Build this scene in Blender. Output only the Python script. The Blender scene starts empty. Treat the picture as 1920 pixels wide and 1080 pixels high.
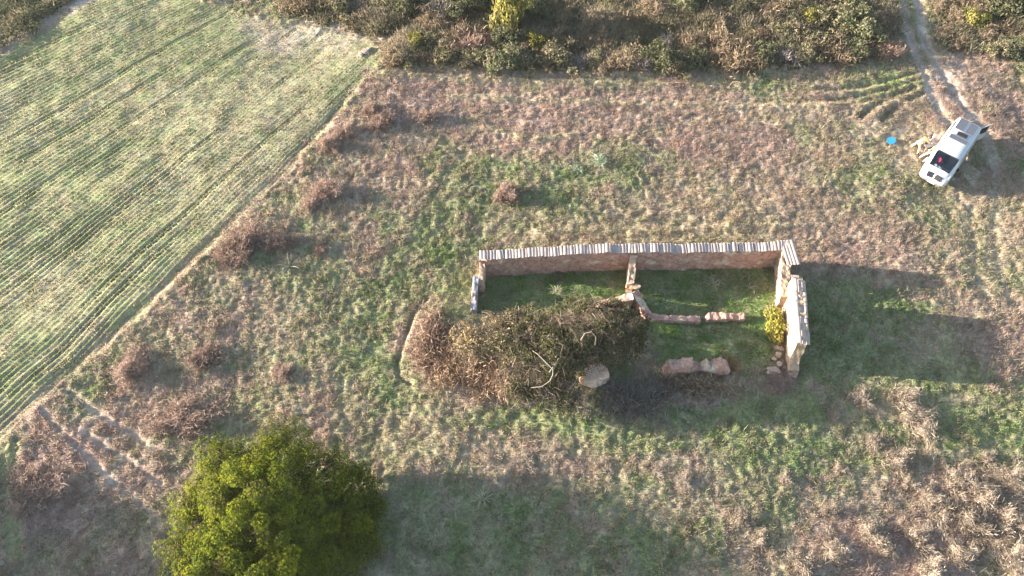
import bpy, bmesh, math, random
import numpy as np
from mathutils import Vector, Matrix, Euler

S = bpy.context.scene
COL = S.collection
R_ = math.radians

# ------------------------------------------------------------------ camera
CAM_H, FPX, PITCH = 46.0, 1600.0, 58.0
cam = bpy.data.objects.new('camera', bpy.data.cameras.new('camera'))
COL.objects.link(cam)
cam.location = (0, 0, CAM_H)
cam.rotation_euler = (R_(90 - PITCH), 0, 0)
cam.data.sensor_width = 36.0
cam.data.lens = FPX * 36.0 / 1920.0
cam.data.clip_end = 3000
S.camera = cam

# ------------------------------------------------------------------ light
SUN_EL = 11.3
SUN_AZ = -82.5          # compass degrees from +Y, clockwise: the sun stands to the left, a little behind
w = bpy.data.worlds.new('World'); S.world = w; w.use_nodes = True
nt = w.node_tree; nt.nodes.clear()
sky = nt.nodes.new('ShaderNodeTexSky'); sky.sky_type = 'NISHITA'; sky.sun_disc = False
sky.sun_elevation = R_(SUN_EL); sky.sun_rotation = R_(SUN_AZ)
bg = nt.nodes.new('ShaderNodeBackground'); bg.inputs[1].default_value = 0.09
wo = nt.nodes.new('ShaderNodeOutputWorld')
nt.links.new(sky.outputs[0], bg.inputs[0]); nt.links.new(bg.outputs[0], wo.inputs[0])
sl = bpy.data.lights.new('sun', 'SUN'); sl.energy = 5.0; sl.angle = R_(0.5); sl.color = (1.0, 0.90, 0.77)
sun = bpy.data.objects.new('sun', sl); COL.objects.link(sun)
sd = Vector((math.sin(R_(SUN_AZ)) * math.cos(R_(SUN_EL)), math.cos(R_(SUN_AZ)) * math.cos(R_(SUN_EL)), math.sin(R_(SUN_EL))))
sun.rotation_euler = sd.to_track_quat('Z', 'Y').to_euler()
sun.location = (-60, 20, 60)
S.view_settings.view_transform = 'Standard'; S.view_settings.look = 'None'
S.view_settings.exposure = 2.48; S.view_settings.gamma = 1.0
S.render.engine = 'CYCLES'
S.cycles.max_bounces = 5; S.cycles.diffuse_bounces = 3; S.cycles.transparent_max_bounces = 8

# ------------------------------------------------------------------ helpers
_cp, _sp = math.cos(R_(PITCH)), math.sin(R_(PITCH))
def at(px, py, z=0.0):
    """the place in the world, at height z, that a spot of the photograph shows"""
    x = (px - 960) / FPX; y = -(py - 540) / FPX
    d = (x, _cp + y * _sp, -_sp + y * _cp)
    t = (z - CAM_H) / d[2]
    return Vector((d[0] * t, d[1] * t, z))

_lat = {}
def vn(x, y, s, seed):
    if seed not in _lat:
        _lat[seed] = np.random.default_rng(seed).random((256, 256)) * 2 - 1
    L = _lat[seed]
    X = np.asarray(x) / s + 1000.37; Y = np.asarray(y) / s + 1000.71
    xi = np.floor(X).astype(np.int64); yi = np.floor(Y).astype(np.int64)
    fx = X - xi; fy = Y - yi
    fx = fx * fx * (3 - 2 * fx); fy = fy * fy * (3 - 2 * fy)
    a = L[xi & 255, yi & 255]; b = L[(xi + 1) & 255, yi & 255]
    c = L[xi & 255, (yi + 1) & 255]; d = L[(xi + 1) & 255, (yi + 1) & 255]
    return (a * (1 - fx) + b * fx) * (1 - fy) + (c * (1 - fx) + d * fx) * fy
def fbm(x, y, s, o, seed):
    r = 0; a = 1.0; n = 0
    for k in range(o):
        r = r + a * vn(x, y, s / (2 ** k), seed + k * 17); n += a; a *= 0.5
    return r / n * 1.5
def sstep(a, b, x):
    t = np.clip((x - a) / (b - a), 0, 1); return t * t * (3 - 2 * t)
def seg_d(x, y, a, b):
    ax, ay = a[0], a[1]; bx, by = b[0], b[1]
    dx, dy = bx - ax, by - ay
    t = np.clip(((x - ax) * dx + (y - ay) * dy) / (dx * dx + dy * dy + 1e-9), 0, 1)
    return np.hypot(x - ax - t * dx, y - ay - t * dy)
def poly_sd(x, y, P):
    """signed distance to a polygon, positive inside"""
    d = np.full(np.shape(x), 1e9); ins = np.zeros(np.shape(x), bool)
    n = len(P)
    for i in range(n):
        a, b = P[i], P[(i + 1) % n]
        d = np.minimum(d, seg_d(x, y, a, b))
        c = ((a[1] > y) != (b[1] > y)) & (x < (b[0] - a[0]) * (y - a[1]) / (b[1] - a[1] + 1e-12) + a[0])
        ins ^= c
    return np.where(ins, d, -d)
def line_d(x, y, P):
    d = np.full(np.shape(x), 1e9)
    for a, b in zip(P[:-1], P[1:]): d = np.minimum(d, seg_d(x, y, a, b))
    return d
def pts(*pp): return [at(*p) for p in pp]

def tag(o, label=None, cat=None, group=None, kind=None):
    if label: o['label'] = label
    if cat: o['category'] = cat
    if group: o['group'] = group
    if kind: o['kind'] = kind
    return o
def empty(name, loc, rz=0.0, label=None, cat=None, group=None):
    o = bpy.data.objects.new(name, None); COL.objects.link(o)
    o.location = loc; o.rotation_euler = (0, 0, rz); o.empty_display_size = 0.3
    return tag(o, label, cat, group)
def link(name, me, mat, parent=None):
    o = bpy.data.objects.new(name, me); COL.objects.link(o)
    if mat is not None and not me.materials: me.materials.append(mat)
    if parent is not None: o.parent = parent
    return o
def from_bm(name, bm, mat, parent=None, smooth=False):
    me = bpy.data.meshes.new(name); bm.to_mesh(me); bm.free()
    if smooth:
        for p in me.polygons: p.use_smooth = True
    return link(name, me, mat, parent)
def mesh_np(name, V, F, C=None, smooth=False):
    """V (n,3), F (m,k) all of one k, C (n,3) colour"""
    me = bpy.data.meshes.new(name)
    V = np.ascontiguousarray(V, np.float32); F = np.ascontiguousarray(F, np.int32)
    m, k = F.shape
    me.vertices.add(len(V)); me.vertices.foreach_set('co', V.ravel())
    me.loops.add(m * k); me.loops.foreach_set('vertex_index', F.ravel())
    me.polygons.add(m); me.polygons.foreach_set('loop_start', np.arange(0, m * k, k, dtype=np.int32))
    if smooth: me.polygons.foreach_set('use_smooth', np.ones(m, bool))
    if C is not None:
        a = me.attributes.new('Col', 'FLOAT_COLOR', 'POINT')
        c4 = np.ones((len(V), 4), np.float32); c4[:, :3] = C
        a.data.foreach_set('color', c4.ravel())
    me.update(calc_edges=True)
    return me
def copy_tree(o, parent=None):
    c = o.copy(); COL.objects.link(c)
    if parent is not None: c.parent = parent
    for ch in list(o.children): copy_tree(ch, c)
    return c

# ------------------------------------------------------------------ materials
def new_mat(name):
    m = bpy.data.materials.new(name); m.use_nodes = True
    n = m.node_tree; n.nodes.clear()
    out = n.nodes.new('ShaderNodeOutputMaterial')
    return m, n, out
def mat_veg(name, trans=0.35, vary=0.25):
    m, n, out = new_mat(name)
    at_ = n.nodes.new('ShaderNodeAttribute'); at_.attribute_name = 'Col'
    oi = n.nodes.new('ShaderNodeObjectInfo')
    hsv = n.nodes.new('ShaderNodeHueSaturation')
    mr = n.nodes.new('ShaderNodeMapRange'); mr.inputs[3].default_value = 1 - vary; mr.inputs[4].default_value = 1 + vary
    n.links.new(oi.outputs['Random'], mr.inputs[0]); n.links.new(mr.outputs[0], hsv.inputs['Value'])
    n.links.new(at_.outputs[0], hsv.inputs['Color'])
    d = n.nodes.new('ShaderNodeBsdfDiffuse'); t = n.nodes.new('ShaderNodeBsdfTranslucent')
    mx = n.nodes.new('ShaderNodeMixShader'); mx.inputs[0].default_value = trans
    n.links.new(hsv.outputs[0], d.inputs[0]); n.links.new(hsv.outputs[0], t.inputs[0])
    n.links.new(d.outputs[0], mx.inputs[1]); n.links.new(t.outputs[0], mx.inputs[2])
    n.links.new(mx.outputs[0], out.inputs[0])
    return m
def mat_ground():
    m, n, out = new_mat('ground_earth')
    at_ = n.nodes.new('ShaderNodeAttribute'); at_.attribute_name = 'Col'
    geo = n.nodes.new('ShaderNodeNewGeometry')
    n1 = n.nodes.new('ShaderNodeTexNoise'); n1.inputs['Scale'].default_value = 5.0; n1.inputs['Detail'].default_value = 8; n1.inputs['Roughness'].default_value = 0.75
    n2 = n.nodes.new('ShaderNodeTexNoise'); n2.inputs['Scale'].default_value = 22.0; n2.inputs['Detail'].default_value = 4
    n.links.new(geo.outputs['Position'], n1.inputs['Vector']); n.links.new(geo.outputs['Position'], n2.inputs['Vector'])
    mr = n.nodes.new('ShaderNodeMapRange'); mr.inputs[1].default_value = 0.3; mr.inputs[2].default_value = 0.7
    mr.inputs[3].default_value = 0.62; mr.inputs[4].default_value = 1.38
    n.links.new(n1.outputs[0], mr.inputs[0])
    mx = n.nodes.new('ShaderNodeVectorMath'); mx.operation = 'SCALE'
    n.links.new(at_.outputs[0], mx.inputs[0]); n.links.new(mr.outputs[0], mx.inputs['Scale'])
    d = n.nodes.new('ShaderNodeBsdfPrincipled'); d.inputs['Roughness'].default_value = 0.95
    d.inputs['Specular IOR Level'].default_value = 0.1
    b = n.nodes.new('ShaderNodeBump'); b.inputs['Strength'].default_value = 0.7; b.inputs['Distance'].default_value = 0.08
    ad = n.nodes.new('ShaderNodeMath'); ad.operation = 'ADD'
    n.links.new(n1.outputs[0], ad.inputs[0]); n.links.new(n2.outputs[0], ad.inputs[1])
    n.links.new(ad.outputs[0], b.inputs['Height']); n.links.new(b.outputs[0], d.inputs['Normal'])
    n.links.new(mx.outputs[0], d.inputs['Base Color']); n.links.new(d.outputs[0], out.inputs[0])
    return m
def mat_noise(name, c1, c2, scale=4.0, rough=0.9, bump=0.5, dist=0.05, spots=None, spot_scale=2.0, spot_lo=0.55, spot_hi=0.62, detail=8):
    m, n, out = new_mat(name)
    geo = n.nodes.new('ShaderNodeTexCoord')
    n1 = n.nodes.new('ShaderNodeTexNoise'); n1.inputs['Scale'].default_value = scale; n1.inputs['Detail'].default_value = detail; n1.inputs['Roughness'].default_value = 0.68
    n.links.new(geo.outputs['Object'], n1.inputs['Vector'])
    r = n.nodes.new('ShaderNodeValToRGB'); r.color_ramp.elements[0].position = 0.33; r.color_ramp.elements[1].position = 0.67
    r.color_ramp.elements[0].color = (*c1, 1); r.color_ramp.elements[1].color = (*c2, 1)
    n.links.new(n1.outputs[0], r.inputs[0])
    col = r.outputs[0]
    if spots:
        n3 = n.nodes.new('ShaderNodeTexNoise'); n3.inputs['Scale'].default_value = spot_scale; n3.inputs['Detail'].default_value = 6
        n.links.new(geo.outputs['Object'], n3.inputs['Vector'])
        mr = n.nodes.new('ShaderNodeMapRange'); mr.inputs[1].default_value = spot_lo; mr.inputs[2].default_value = spot_hi
        n.links.new(n3.outputs[0], mr.inputs[0])
        mx = n.nodes.new('ShaderNodeMix'); mx.data_type = 'RGBA'
        n.links.new(mr.outputs[0], mx.inputs[0]); n.links.new(col, mx.inputs[6]); mx.inputs[7].default_value = (*spots, 1)
        col = mx.outputs[2]
    d = n.nodes.new('ShaderNodeBsdfPrincipled'); d.inputs['Roughness'].default_value = rough
    d.inputs['Specular IOR Level'].default_value = 0.2
    n.links.new(col, d.inputs['Base Color'])
    if bump:
        b = n.nodes.new('ShaderNodeBump'); b.inputs['Strength'].default_value = bump; b.inputs['Distance'].default_value = dist
        n.links.new(n1.outputs[0], b.inputs['Height']); n.links.new(b.outputs[0], d.inputs['Normal'])
    n.links.new(d.outputs[0], out.inputs[0])
    return m
def mat_plain(name, c, rough=0.5, metal=0.0, spec=0.5, coat=0.0, var=0.08):
    m, n, out = new_mat(name)
    geo = n.nodes.new('ShaderNodeTexCoord')
    n1 = n.nodes.new('ShaderNodeTexNoise'); n1.inputs['Scale'].default_value = 3.0; n1.inputs['Detail'].default_value = 5
    n.links.new(geo.outputs['Object'], n1.inputs['Vector'])
    mr = n.nodes.new('ShaderNodeMapRange'); mr.inputs[3].default_value = 1 - var; mr.inputs[4].default_value = 1 + var
    n.links.new(n1.outputs[0], mr.inputs[0])
    mx = n.nodes.new('ShaderNodeVectorMath'); mx.operation = 'SCALE'; mx.inputs[0].default_value = c
    n.links.new(mr.outputs[0], mx.inputs['Scale'])
    d = n.nodes.new('ShaderNodeBsdfPrincipled'); d.inputs['Roughness'].default_value = rough
    d.inputs['Metallic'].default_value = metal; d.inputs['Specular IOR Level'].default_value = spec
    d.inputs['Coat Weight'].default_value = coat
    n.links.new(mx.outputs[0], d.inputs['Base Color']); n.links.new(d.outputs[0], out.inputs[0])
    return m
def mat_glass(name, tint, gloss=0.1):
    m, n, out = new_mat(name)
    t = n.nodes.new('ShaderNodeBsdfTransparent'); t.inputs[0].default_value = (*tint, 1)
    g = n.nodes.new('ShaderNodeBsdfGlossy'); g.inputs['Roughness'].default_value = 0.03
    x = n.nodes.new('ShaderNodeMixShader'); x.inputs[0].default_value = gloss
    n.links.new(t.outputs[0], x.inputs[1]); n.links.new(g.outputs[0], x.inputs[2]); n.links.new(x.outputs[0], out.inputs[0])
    return m
M_GRASS = mat_veg('grass_blades', 0.48, 0.0)
M_LEAF = mat_veg('leaves', 0.09, 0.1)
M_SCRUB = mat_veg('scrub_leaves', 0.3, 0.2)
M_DRY = mat_veg('dry_stems', 0.2, 0.15)
M_GROUND = mat_ground()
def add_cracks(m, scale=1.6, width=.05, dark=.55):
    n = m.node_tree; p = next(x for x in n.nodes if x.type == 'BSDF_PRINCIPLED')
    tc = n.nodes.new('ShaderNodeTexCoord'); nz = n.nodes.new('ShaderNodeTexNoise'); nz.inputs['Scale'].default_value = 2.2; nz.inputs['Detail'].default_value = 4
    n.links.new(tc.outputs['Object'], nz.inputs['Vector'])
    ad = n.nodes.new('ShaderNodeVectorMath'); ad.operation = 'MULTIPLY_ADD'; ad.inputs[1].default_value = (.5, .5, .5)
    n.links.new(nz.outputs['Color'], ad.inputs[0]); n.links.new(tc.outputs['Object'], ad.inputs[2])
    vo = n.nodes.new('ShaderNodeTexVoronoi'); vo.feature = 'DISTANCE_TO_EDGE'; vo.inputs['Scale'].default_value = scale
    n.links.new(ad.outputs[0], vo.inputs['Vector'])
    mr = n.nodes.new('ShaderNodeMapRange'); mr.inputs[1].default_value = 0; mr.inputs[2].default_value = width; mr.inputs[3].default_value = dark; mr.inputs[4].default_value = 1
    n.links.new(vo.outputs['Distance'], mr.inputs[0])
    l = p.inputs['Base Color'].links[0].from_socket
    sc = n.nodes.new('ShaderNodeVectorMath'); sc.operation = 'SCALE'
    n.links.new(l, sc.inputs[0]); n.links.new(mr.outputs[0], sc.inputs['Scale']); n.links.new(sc.outputs[0], p.inputs['Base Color'])
M_BARK = mat_noise('bark', (0.09, 0.07, 0.055), (0.2, 0.16, 0.13), 8, 0.9, 0.8, 0.05)
M_ADOBE = mat_noise('adobe', (0.33, 0.185, 0.145), (0.50, 0.32, 0.255), 3.2, 0.95, 0.9, 0.10, spots=(0.56, 0.45, 0.33), spot_scale=1.3, spot_lo=0.56, spot_hi=0.66)
M_ADOBE_PALE = mat_noise('adobe_pale', (0.31, 0.215, 0.15), (0.44, 0.335, 0.235), 4.0, 0.95, 0.8, 0.07, spots=(0.46, 0.30, 0.22), spot_scale=1.6, spot_lo=0.56, spot_hi=0.68)
add_cracks(M_ADOBE, 1.3, .05, .62); add_cracks(M_ADOBE_PALE, 1.1, .04, .7)
M_TILE = mat_noise('old_tiles', (0.30, 0.235, 0.21), (0.44, 0.365, 0.335), 3.0, 0.85, 0.4, 0.02, spots=(0.46, 0.33, 0.26), spot_scale=1.2, spot_lo=0.58, spot_hi=0.7)
M_SLATE = mat_noise('weathered_top', (0.16, 0.17, 0.22), (0.38, 0.36, 0.38), 5.0, 0.85, 0.6, 0.04, spots=(0.42, 0.26, 0.2), spot_scale=2.4)
M_STONE = mat_noise('rubble_stone', (0.30, 0.22, 0.17), (0.46, 0.37, 0.30), 5.0, 0.95, 0.8, 0.05)

# ------------------------------------------------------------------ terrain: where everything grows
F_EDGE = pts((30, 800), (130, 712), (260, 600), (405, 462), (560, 302), (640, 210), (700, 130))
FIELD = [at(-500, 1000), at(-20, 860)] + F_EDGE + pts((722, 106), (700, 78), (650, 62), (560, 50), (470, 30), (380, 2), (260, -40), (150, -10), (70, 44), (0, 92), (-160, 190), (-500, 330))
FAN = at(960, 540) * 0 + Vector((24.0, 101.0, 0))
LANE = pts((-120, 160), (0, 88), (75, 40), (160, -6), (300, -80))
TRK_L = pts((1655, -120), (1690, 0), (1702, 60), (1722, 110), (1740, 165), (1762, 215), (1800, 262), (1822, 330), (1818, 420), (1824, 500), (1850, 560))
TRK_R = pts((1700, -120), (1722, 0), (1730, 60), (1752, 110), (1780, 160), (1806, 205), (1850, 250), (1872, 330), (1862, 420), (1868, 500), (1900, 570))
LOOPS = [pts((1400, 172), (1500, 174), (1580, 170), (1650, 158), (1712, 142)),
         pts((1400, 190), (1500, 193), (1585, 188), (1660, 172), (1722, 152)),
         pts((1550, 192), (1610, 196), (1660, 182), (1700, 172), (1730, 160)),
         pts((1612, 222), (1640, 200), (1670, 186), (1712, 168)),
         pts((1652, 226), (1676, 204), (1706, 188), (1732, 176))]
DITCH = pts((800, 560), (775, 590), (757, 640), (745, 682), (748, 708), (772, 722))
TYRES = [pts((80, 770), (140, 835), (210, 900), (275, 955), (300, 985)), pts((120, 725), (185, 775), (250, 815), (330, 860)),
         pts((150, 806), (220, 850), (300, 905))]
PALE_ROWS = [pts((740, 122), (850, 126), (980, 134), (1160, 138), (1330, 130), (1500, 140)), pts((720, 138), (880, 146), (1000, 152), (1250, 160)),
             pts((840, 178), (960, 184), (1120, 192), (1320, 200), (1560, 205)), pts((900, 232), (990, 262), (1080, 252)), pts((1000, 436), (1200, 432), (1500, 424))]
TURN = [pts((12, 840), (6, 900), (14, 960), (20, 1040)), pts((32, 830), (24, 890), (28, 960), (36, 1040))]
RUIN_IN = pts((905, 512), (1450, 498), (1470, 690), (1240, 690), (1200, 600), (900, 585))
BELT = pts((735, 118), (780, 122), (900, 126), (1000, 132), (1150, 132), (1300, 130), (1500, 125), (1660, 112), (1700, 60), (1682, -20), (1660, -140), (480, -140), (520, 12), (640, 56), (720, 72))
BELT_R = pts((1772, 100), (1840, 100), (2080, 110), (2080, -140), (1740, -140), (1748, 20))
BELT_L = pts((-200, 190), (0, 84), (70, 38), (150, -8), (300, -100), (-300, -100))

# patches: spot in the photo, radii in metres, strength  (g green, b pink-brown dry weeds, t straw, s scrub-dark, d bare soil)
PATCH = [
    ('g', 640, 560, 8, 5, .45), ('g', 760, 700, 5, 4, .6), ('g', 1450, 880, 8, 4, .5), ('g', 1250, 960, 6, 3, .35), ('g', 1850, 820, 6, 2, .8),
    ('g', 1050, 330, 7, 2.6, .8), ('g', 1170, 310, 4, 2, .9), ('g', 880, 335, 5, 3, .8), ('g', 1000, 400, 6, 2.2, .6), ('g', 820, 440, 4, 2, .6),
    ('g', 830, 500, 4.5, 3.4, .7), ('g', 700, 600, 6, 4, .55), ('g', 700, 720, 5, 3, .6), ('g', 560, 500, 5, 3, .35), ('g', 1000, 800, 5, 1.3, .9), ('g', 1110, 810, 2.5, .9, .9),
    ('g', 1600, 600, 6, 4, .95), ('g', 1560, 690, 5, 3, .8), ('g', 1350, 775, 8, 2, .7), ('g', 900, 1010, 9, 4, .55), ('g', 1150, 1050, 7, 2.5, .6), ('g', 1500, 850, 5, 3, .8), ('g', 1880, 790, 5, 2.6, .9), ('g', 1760, 720, 5, 2.6, .7), ('g', 1700, 850, 5, 2.2, .5),
    ('g', 1640, 140, 4, 1.6, .25), ('g', 1460, 160, 8, 1.3, .4), ('g', 1620, 250, 4, 2, .3), ('g', 1760, 420, 4, 3, .35), ('g', 330, 700, 6, 3, .25), ('g', 900, 870, 6, 1.6, .0),
    ('b', 1050, 200, 20, 4.4, .6), ('b', 900, 180, 12, 3.4, .85), ('b', 1250, 230, 14, 4.5, .8), ('b', 750, 240, 5, 4, .8), ('b', 1450, 300, 9, 3.5, .65), ('b', 1860, 170, 7, 5, .9), ('b', 1560, 205, 5, 2, .7), ('b', 680, 330, 6, 2.6, .6), ('b', 420, 600, 6, 3, .45),
    ('b', 150, 900, 7, 4, .8), ('b', 330, 770, 5, 2.4, .7), ('b', 1620, 450, 7, 3.4, .65), ('b', 1880, 600, 4, 4, .6), ('b', 1800, 980, 8, 4, .8), ('b', 1550, 1030, 6, 2, .65), ('b', 1000, 880, 6, 1.5, .75), ('b', 1200, 880, 5, 1.3, .6), ('b', 930, 830, 4, 1, .6), ('b', 1330, 930, 6, 2.2, .4), ('b', 800, 640, 1.6, 3.2, .9), ('b', 870, 720, 2.5, 1.5, .8), ('b', 1380, 400, 8, 2, .45), ('b', 1300, 735, 2.6, 1.1, .9), ('b', 1460, 660, .8, 2.2, .8),
    ('t', 1350, 400, 9, 3, .5), ('t', 1200, 440, 10, 1, .55), ('t', 1850, 420, 5, 4, .5), ('t', 1690, 300, 5, 2.6, .6), ('t', 1690, 262, 3.4, 1.6, .6), ('t', 560, 60, 4, 3.2, .8), ('t', 700, 105, 3, 2, .5), ('t', 560, 620, 5, 3, .25), ('t', 1700, 765, 3, 1.2, .5), ('t', 800, 810, 5, 1.6, .4), ('t', 860, 640, 2.2, 2.2, .6), ('t', 1480, 210, 7, 1.6, .4),
    ('d', 1660, 250, 3, 1.1, .5), ('d', 1780, 140, 1.7, 3.0, .7), ('d', 1715, 300, 2, 1, .35), ('d', 600, 46, 3, 1.6, .35), ('d', 1380, 596, 2, .6, .4), ('d', 1430, 570, 1.2, 1, .3),
]
PATCH = [(k, at(px, py), rx, ry, s) for k, px, py, rx, ry, s in PATCH]
MOUND = [(at(1000, 680), 5.2, 3.6, 0.5), (at(830, 640), 2.6, 3.6, 0.35), (at(1300, 715), 2.6, 1.1, 0.2)]

def field_sd(x, y): return poly_sd(x, y, FIELD) + 0.16 * vn(x, y, 1.1, 5) + 0.12 * vn(x, y, .4, 6)
def furrow(x, y):
    """phase of the sowing rows (one unit per row) and distance to the fan's centre"""
    dx, dy = FAN.x - x, FAN.y - y
    ang = np.arctan2(dy, dx) + 0.008 * vn(x, y, 22, 91) + 0.0011 * vn(x, y, 3.0, 92)
    return ang / 0.0040
KEYS = 'cgbtsd'
def weights(x, y):
    n1 = fbm(x, y, 5.0, 4, 11); n2 = fbm(x, y, 2.2, 4, 23); n3 = fbm(x, y, 0.9, 3, 37)
    W = {'c': np.zeros_like(n1), 'g': np.clip(0.46 + 0.40 * n1 + 0.40 * n2, 0.03, 1), 'b': np.clip(0.34 - 0.3 * n1 + 0.4 * n3, 0.03, 1),
         't': np.clip(0.09 + 0.26 * n2, 0.02, 1), 's': np.zeros_like(n1), 'd': np.zeros_like(n1)}
    def push(k, a):
        for q in KEYS: W[q] = W[q] * (1 - a)
        W[k] = W[k] + a
    for k, c, rx, ry, s in PATCH:
        r = np.hypot((x - c.x) / rx, (y - c.y) / ry)
        r = r + 0.45 * n2 + 0.30 * n3
        push(k, s * 0.85 * (1 - sstep(0.35, 1.15, r)))
    push('g', 0.92 * sstep(-0.25, 0.25, poly_sd(x, y, RUIN_IN) + 0.3 * n3 - 0.05))
    a = sstep(-0.5, 0.5, poly_sd(x, y, BELT) + 0.9 * n2 - 0.3); push('s', 0.85 * a)
    a = sstep(-0.5, 0.5, poly_sd(x, y, BELT_R) + 1.0 * n2 - 0.4); push('s', 0.5 * a)
    a = sstep(-0.4, 0.4, poly_sd(x, y, BELT_L) + 0.5 * n2); push('s', 0.9 * a)
    for T in (TRK_L, TRK_R):
        push('d', 0.9 * (1 - sstep(0.22, 0.55, line_d(x, y, T) + 0.2 * n3)) * sstep(36.0, 44.0, y))
        push('t', 0.5 * (1 - sstep(0.2, 0.7, line_d(x, y, T) + 0.22 * n3)) * (1 - sstep(34.0, 44.0, y)))
    for T in LOOPS: push('g', 0.35 * (1 - sstep(0.1, 0.45, line_d(x, y, T) + 0.15 * n3)))
    for T in TYRES: push('d', 0.6 * (1 - sstep(0.05, 0.24, line_d(x, y, T) + 0.1 * n3)))
    for T in PALE_ROWS: push('t', 0.8 * (1 - sstep(0.1, 0.5, line_d(x, y, T) + 0.2 * n3)))
    for T in TURN: push('c', 0.9 * (1 - sstep(0.1, 0.4, line_d(x, y, T) + 0.15 * n3)))
    fs = field_sd(x, y)
    fa = sstep(-0.15, 0.15, fs)
    for q in KEYS: W[q] = W[q] * (1 - fa)
    bare = np.clip(0.12 + 0.30 * fbm(x, y, 7, 3, 61) + 0.2 * n3, 0, 0.75)
    ph = furrow(x, y); bare = np.clip(bare + 0.55 * (0.5 + 0.5 * np.cos(ph * 2 * np.pi)) - .14, 0, .85)
    W['c'] += fa * (1 - bare * .85); W['t'] += fa * bare * 0.45; W['d'] += fa * bare * 0.40
    for k, c, rx, ry, s in PATCH[-40:]:
        pass
    pl = at(560, 62); r = np.hypot((x - pl.x) / 5.5, (y - pl.y) / 3.2) + 0.4 * n2
    push('d', 0.55 * (1 - sstep(0.4, 1.1, r)))
    push('d', 0.95 * (1 - sstep(0.7, 1.3, line_d(x, y, LANE) + 0.4 * n3)))
    edge = line_d(x, y, F_EDGE)
    push('b', 0.35 * (1 - sstep(0.1, 0.8, np.abs(edge - 0.0) + 0.7 * n3 + 0.4 * n2)))
    return W, fs
PAL = {'c': (0.215, 0.25, 0.105), 'g': (0.18, 0.22, 0.095), 'b': (0.41, 0.305, 0.255), 't': (0.43, 0.37, 0.255), 's': (0.22, 0.19, 0.125), 'd': (0.47, 0.39, 0.33)}
def rutd(x, y, T, wd): return np.exp(-(line_d(x, y, T) / wd) ** 2)
def height(x, y):
    h = 0.22 * fbm(x, y, 14, 2, 3) + 0.10 * fbm(x, y, 3.0, 3, 7)
    fs = field_sd(x, y); fa = sstep(-0.1, 0.3, fs)
    rough = 0.11 * np.abs(fbm(x, y, 0.5, 3, 41)) + 0.045 * vn(x, y, 0.25, 43) + 0.02 * vn(x, y, 0.16, 47)
    calm = 1 - 0.55 * sstep(-0.2, 0.3, poly_sd(x, y, RUIN_IN))
    ph = furrow(x, y)
    row = np.floor(ph)
    rng = _lat.setdefault('rows', np.random.default_rng(5).random(4096))
    rdeep = rng[(row.astype(np.int64)) & 4095]
    along = vn(x * 0 + row * 7.3, np.hypot(x - FAN.x, y - FAN.y), 5.0, 77)
    deep = np.where((rdeep > 0.80), 0.7 + 2.4 * np.clip(along + 0.3, 0, 1), 0.55 + 0.45 * along)
    c = np.cos((ph - row) * 2 * np.pi)                       # 1 in the trough
    fur = -0.085 * np.clip(deep * (0.95 + 0.6 * fbm(x, y, 6.0, 2, 93)), 0.15, 2.6) * (0.5 + 0.5 * c) ** 1.3 + 0.009 * vn(x, y, 0.22, 51) + 0.010 * vn(x, y, 0.6, 53)
    h = h + (1 - fa) * rough * calm + fa * fur
    ed = line_d(x, y, F_EDGE) + 0.12 * vn(x, y, .7, 8); ek = np.clip(.6 + .9 * vn(x, y, 4.0, 9), .1, 1.2) * (1 - sstep(44, 48, y))
    h = h - 0.12 * ek * np.exp(-((ed - 0.5) / 0.30) ** 2) * (fs > 0)
    for T in (TRK_L, TRK_R): h = h - 0.18 * (0.35 + 0.65 * sstep(35, 42, y)) * rutd(x, y, T, 0.34)
    lp = sstep(LOOPS[0][0].x + .5, LOOPS[0][0].x + 9, x) * (.75 + .4 * vn(x, y, 1.3, 97))
    for T in LOOPS: h = h - lp * (0.30 * rutd(x, y, T, 0.28) - 0.14 * rutd(x, y, T, 0.85))
    for T in TYRES: h = h - 0.12 * rutd(x, y, T, 0.17) + 0.05 * rutd(x, y, T, 0.45)
    h = h - 0.30 * rutd(x, y, DITCH, 0.15)
    for T in PALE_ROWS: h = h + 0.10 * rutd(x, y, T, 0.3)
    for T in TURN: h = h - 0.16 * rutd(x, y, T, 0.22) + 0.1 * rutd(x, y, T, 0.6)
    for c0, rx, ry, hh in MOUND: h = h + hh * np.exp(-((x - c0.x) / rx) ** 2 - ((y - c0.y) / ry) ** 2)
    return h
def gz(x, y): return float(height(np.array([x]), np.array([y]))[0])
def on(px, py, dz=0.0):
    p = at(px, py); z = gz(p.x, p.y); p = at(px, py, z); return Vector((p.x, p.y, gz(p.x, p.y) + dz))

# ------------------------------------------------------------------ ground sheet
def axis(a, b, step):
    c = np.arange(a, b + 1e-6, step); g = []; d = step; v = b
    while v < 900: d *= 1.35; v += d; g.append(v)
    l = []; d = step; v = a
    while v > -900: d *= 1.35; v -= d; l.append(v)
    return np.array(l[::-1] + list(c) + g)
gx = axis(-52, 52, 0.125); gy = axis(1, 74, 0.125)
GX, GY = np.meshgrid(gx, gy, indexing='ij')
xx, yy = GX.ravel(), GY.ravel()
W, FS = weights(xx, yy)
gcol = np.zeros((len(xx), 3))
ws = sum(W[k] for k in KEYS)
for k in KEYS: gcol += (W[k] / ws)[:, None] * np.array(PAL[k])[None]
soil = np.array((0.34, 0.265, 0.21))
sm = np.clip(0.35 + 0.4 * vn(xx, yy, 0.5, 81), 0, 0.7)[:, None]
gcol = gcol * (1 - sm) + soil * sm * (0.6 + 0.4 * gcol / gcol.max())
gcol *= (1 + 0.25 * fbm(xx, yy, 0.8, 3, 83))[:, None]
gcol = np.clip(gcol, 0.01, 0.8)
V = np.stack([xx, yy, height(xx, yy)], 1)
nx, ny = len(gx), len(gy)
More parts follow.
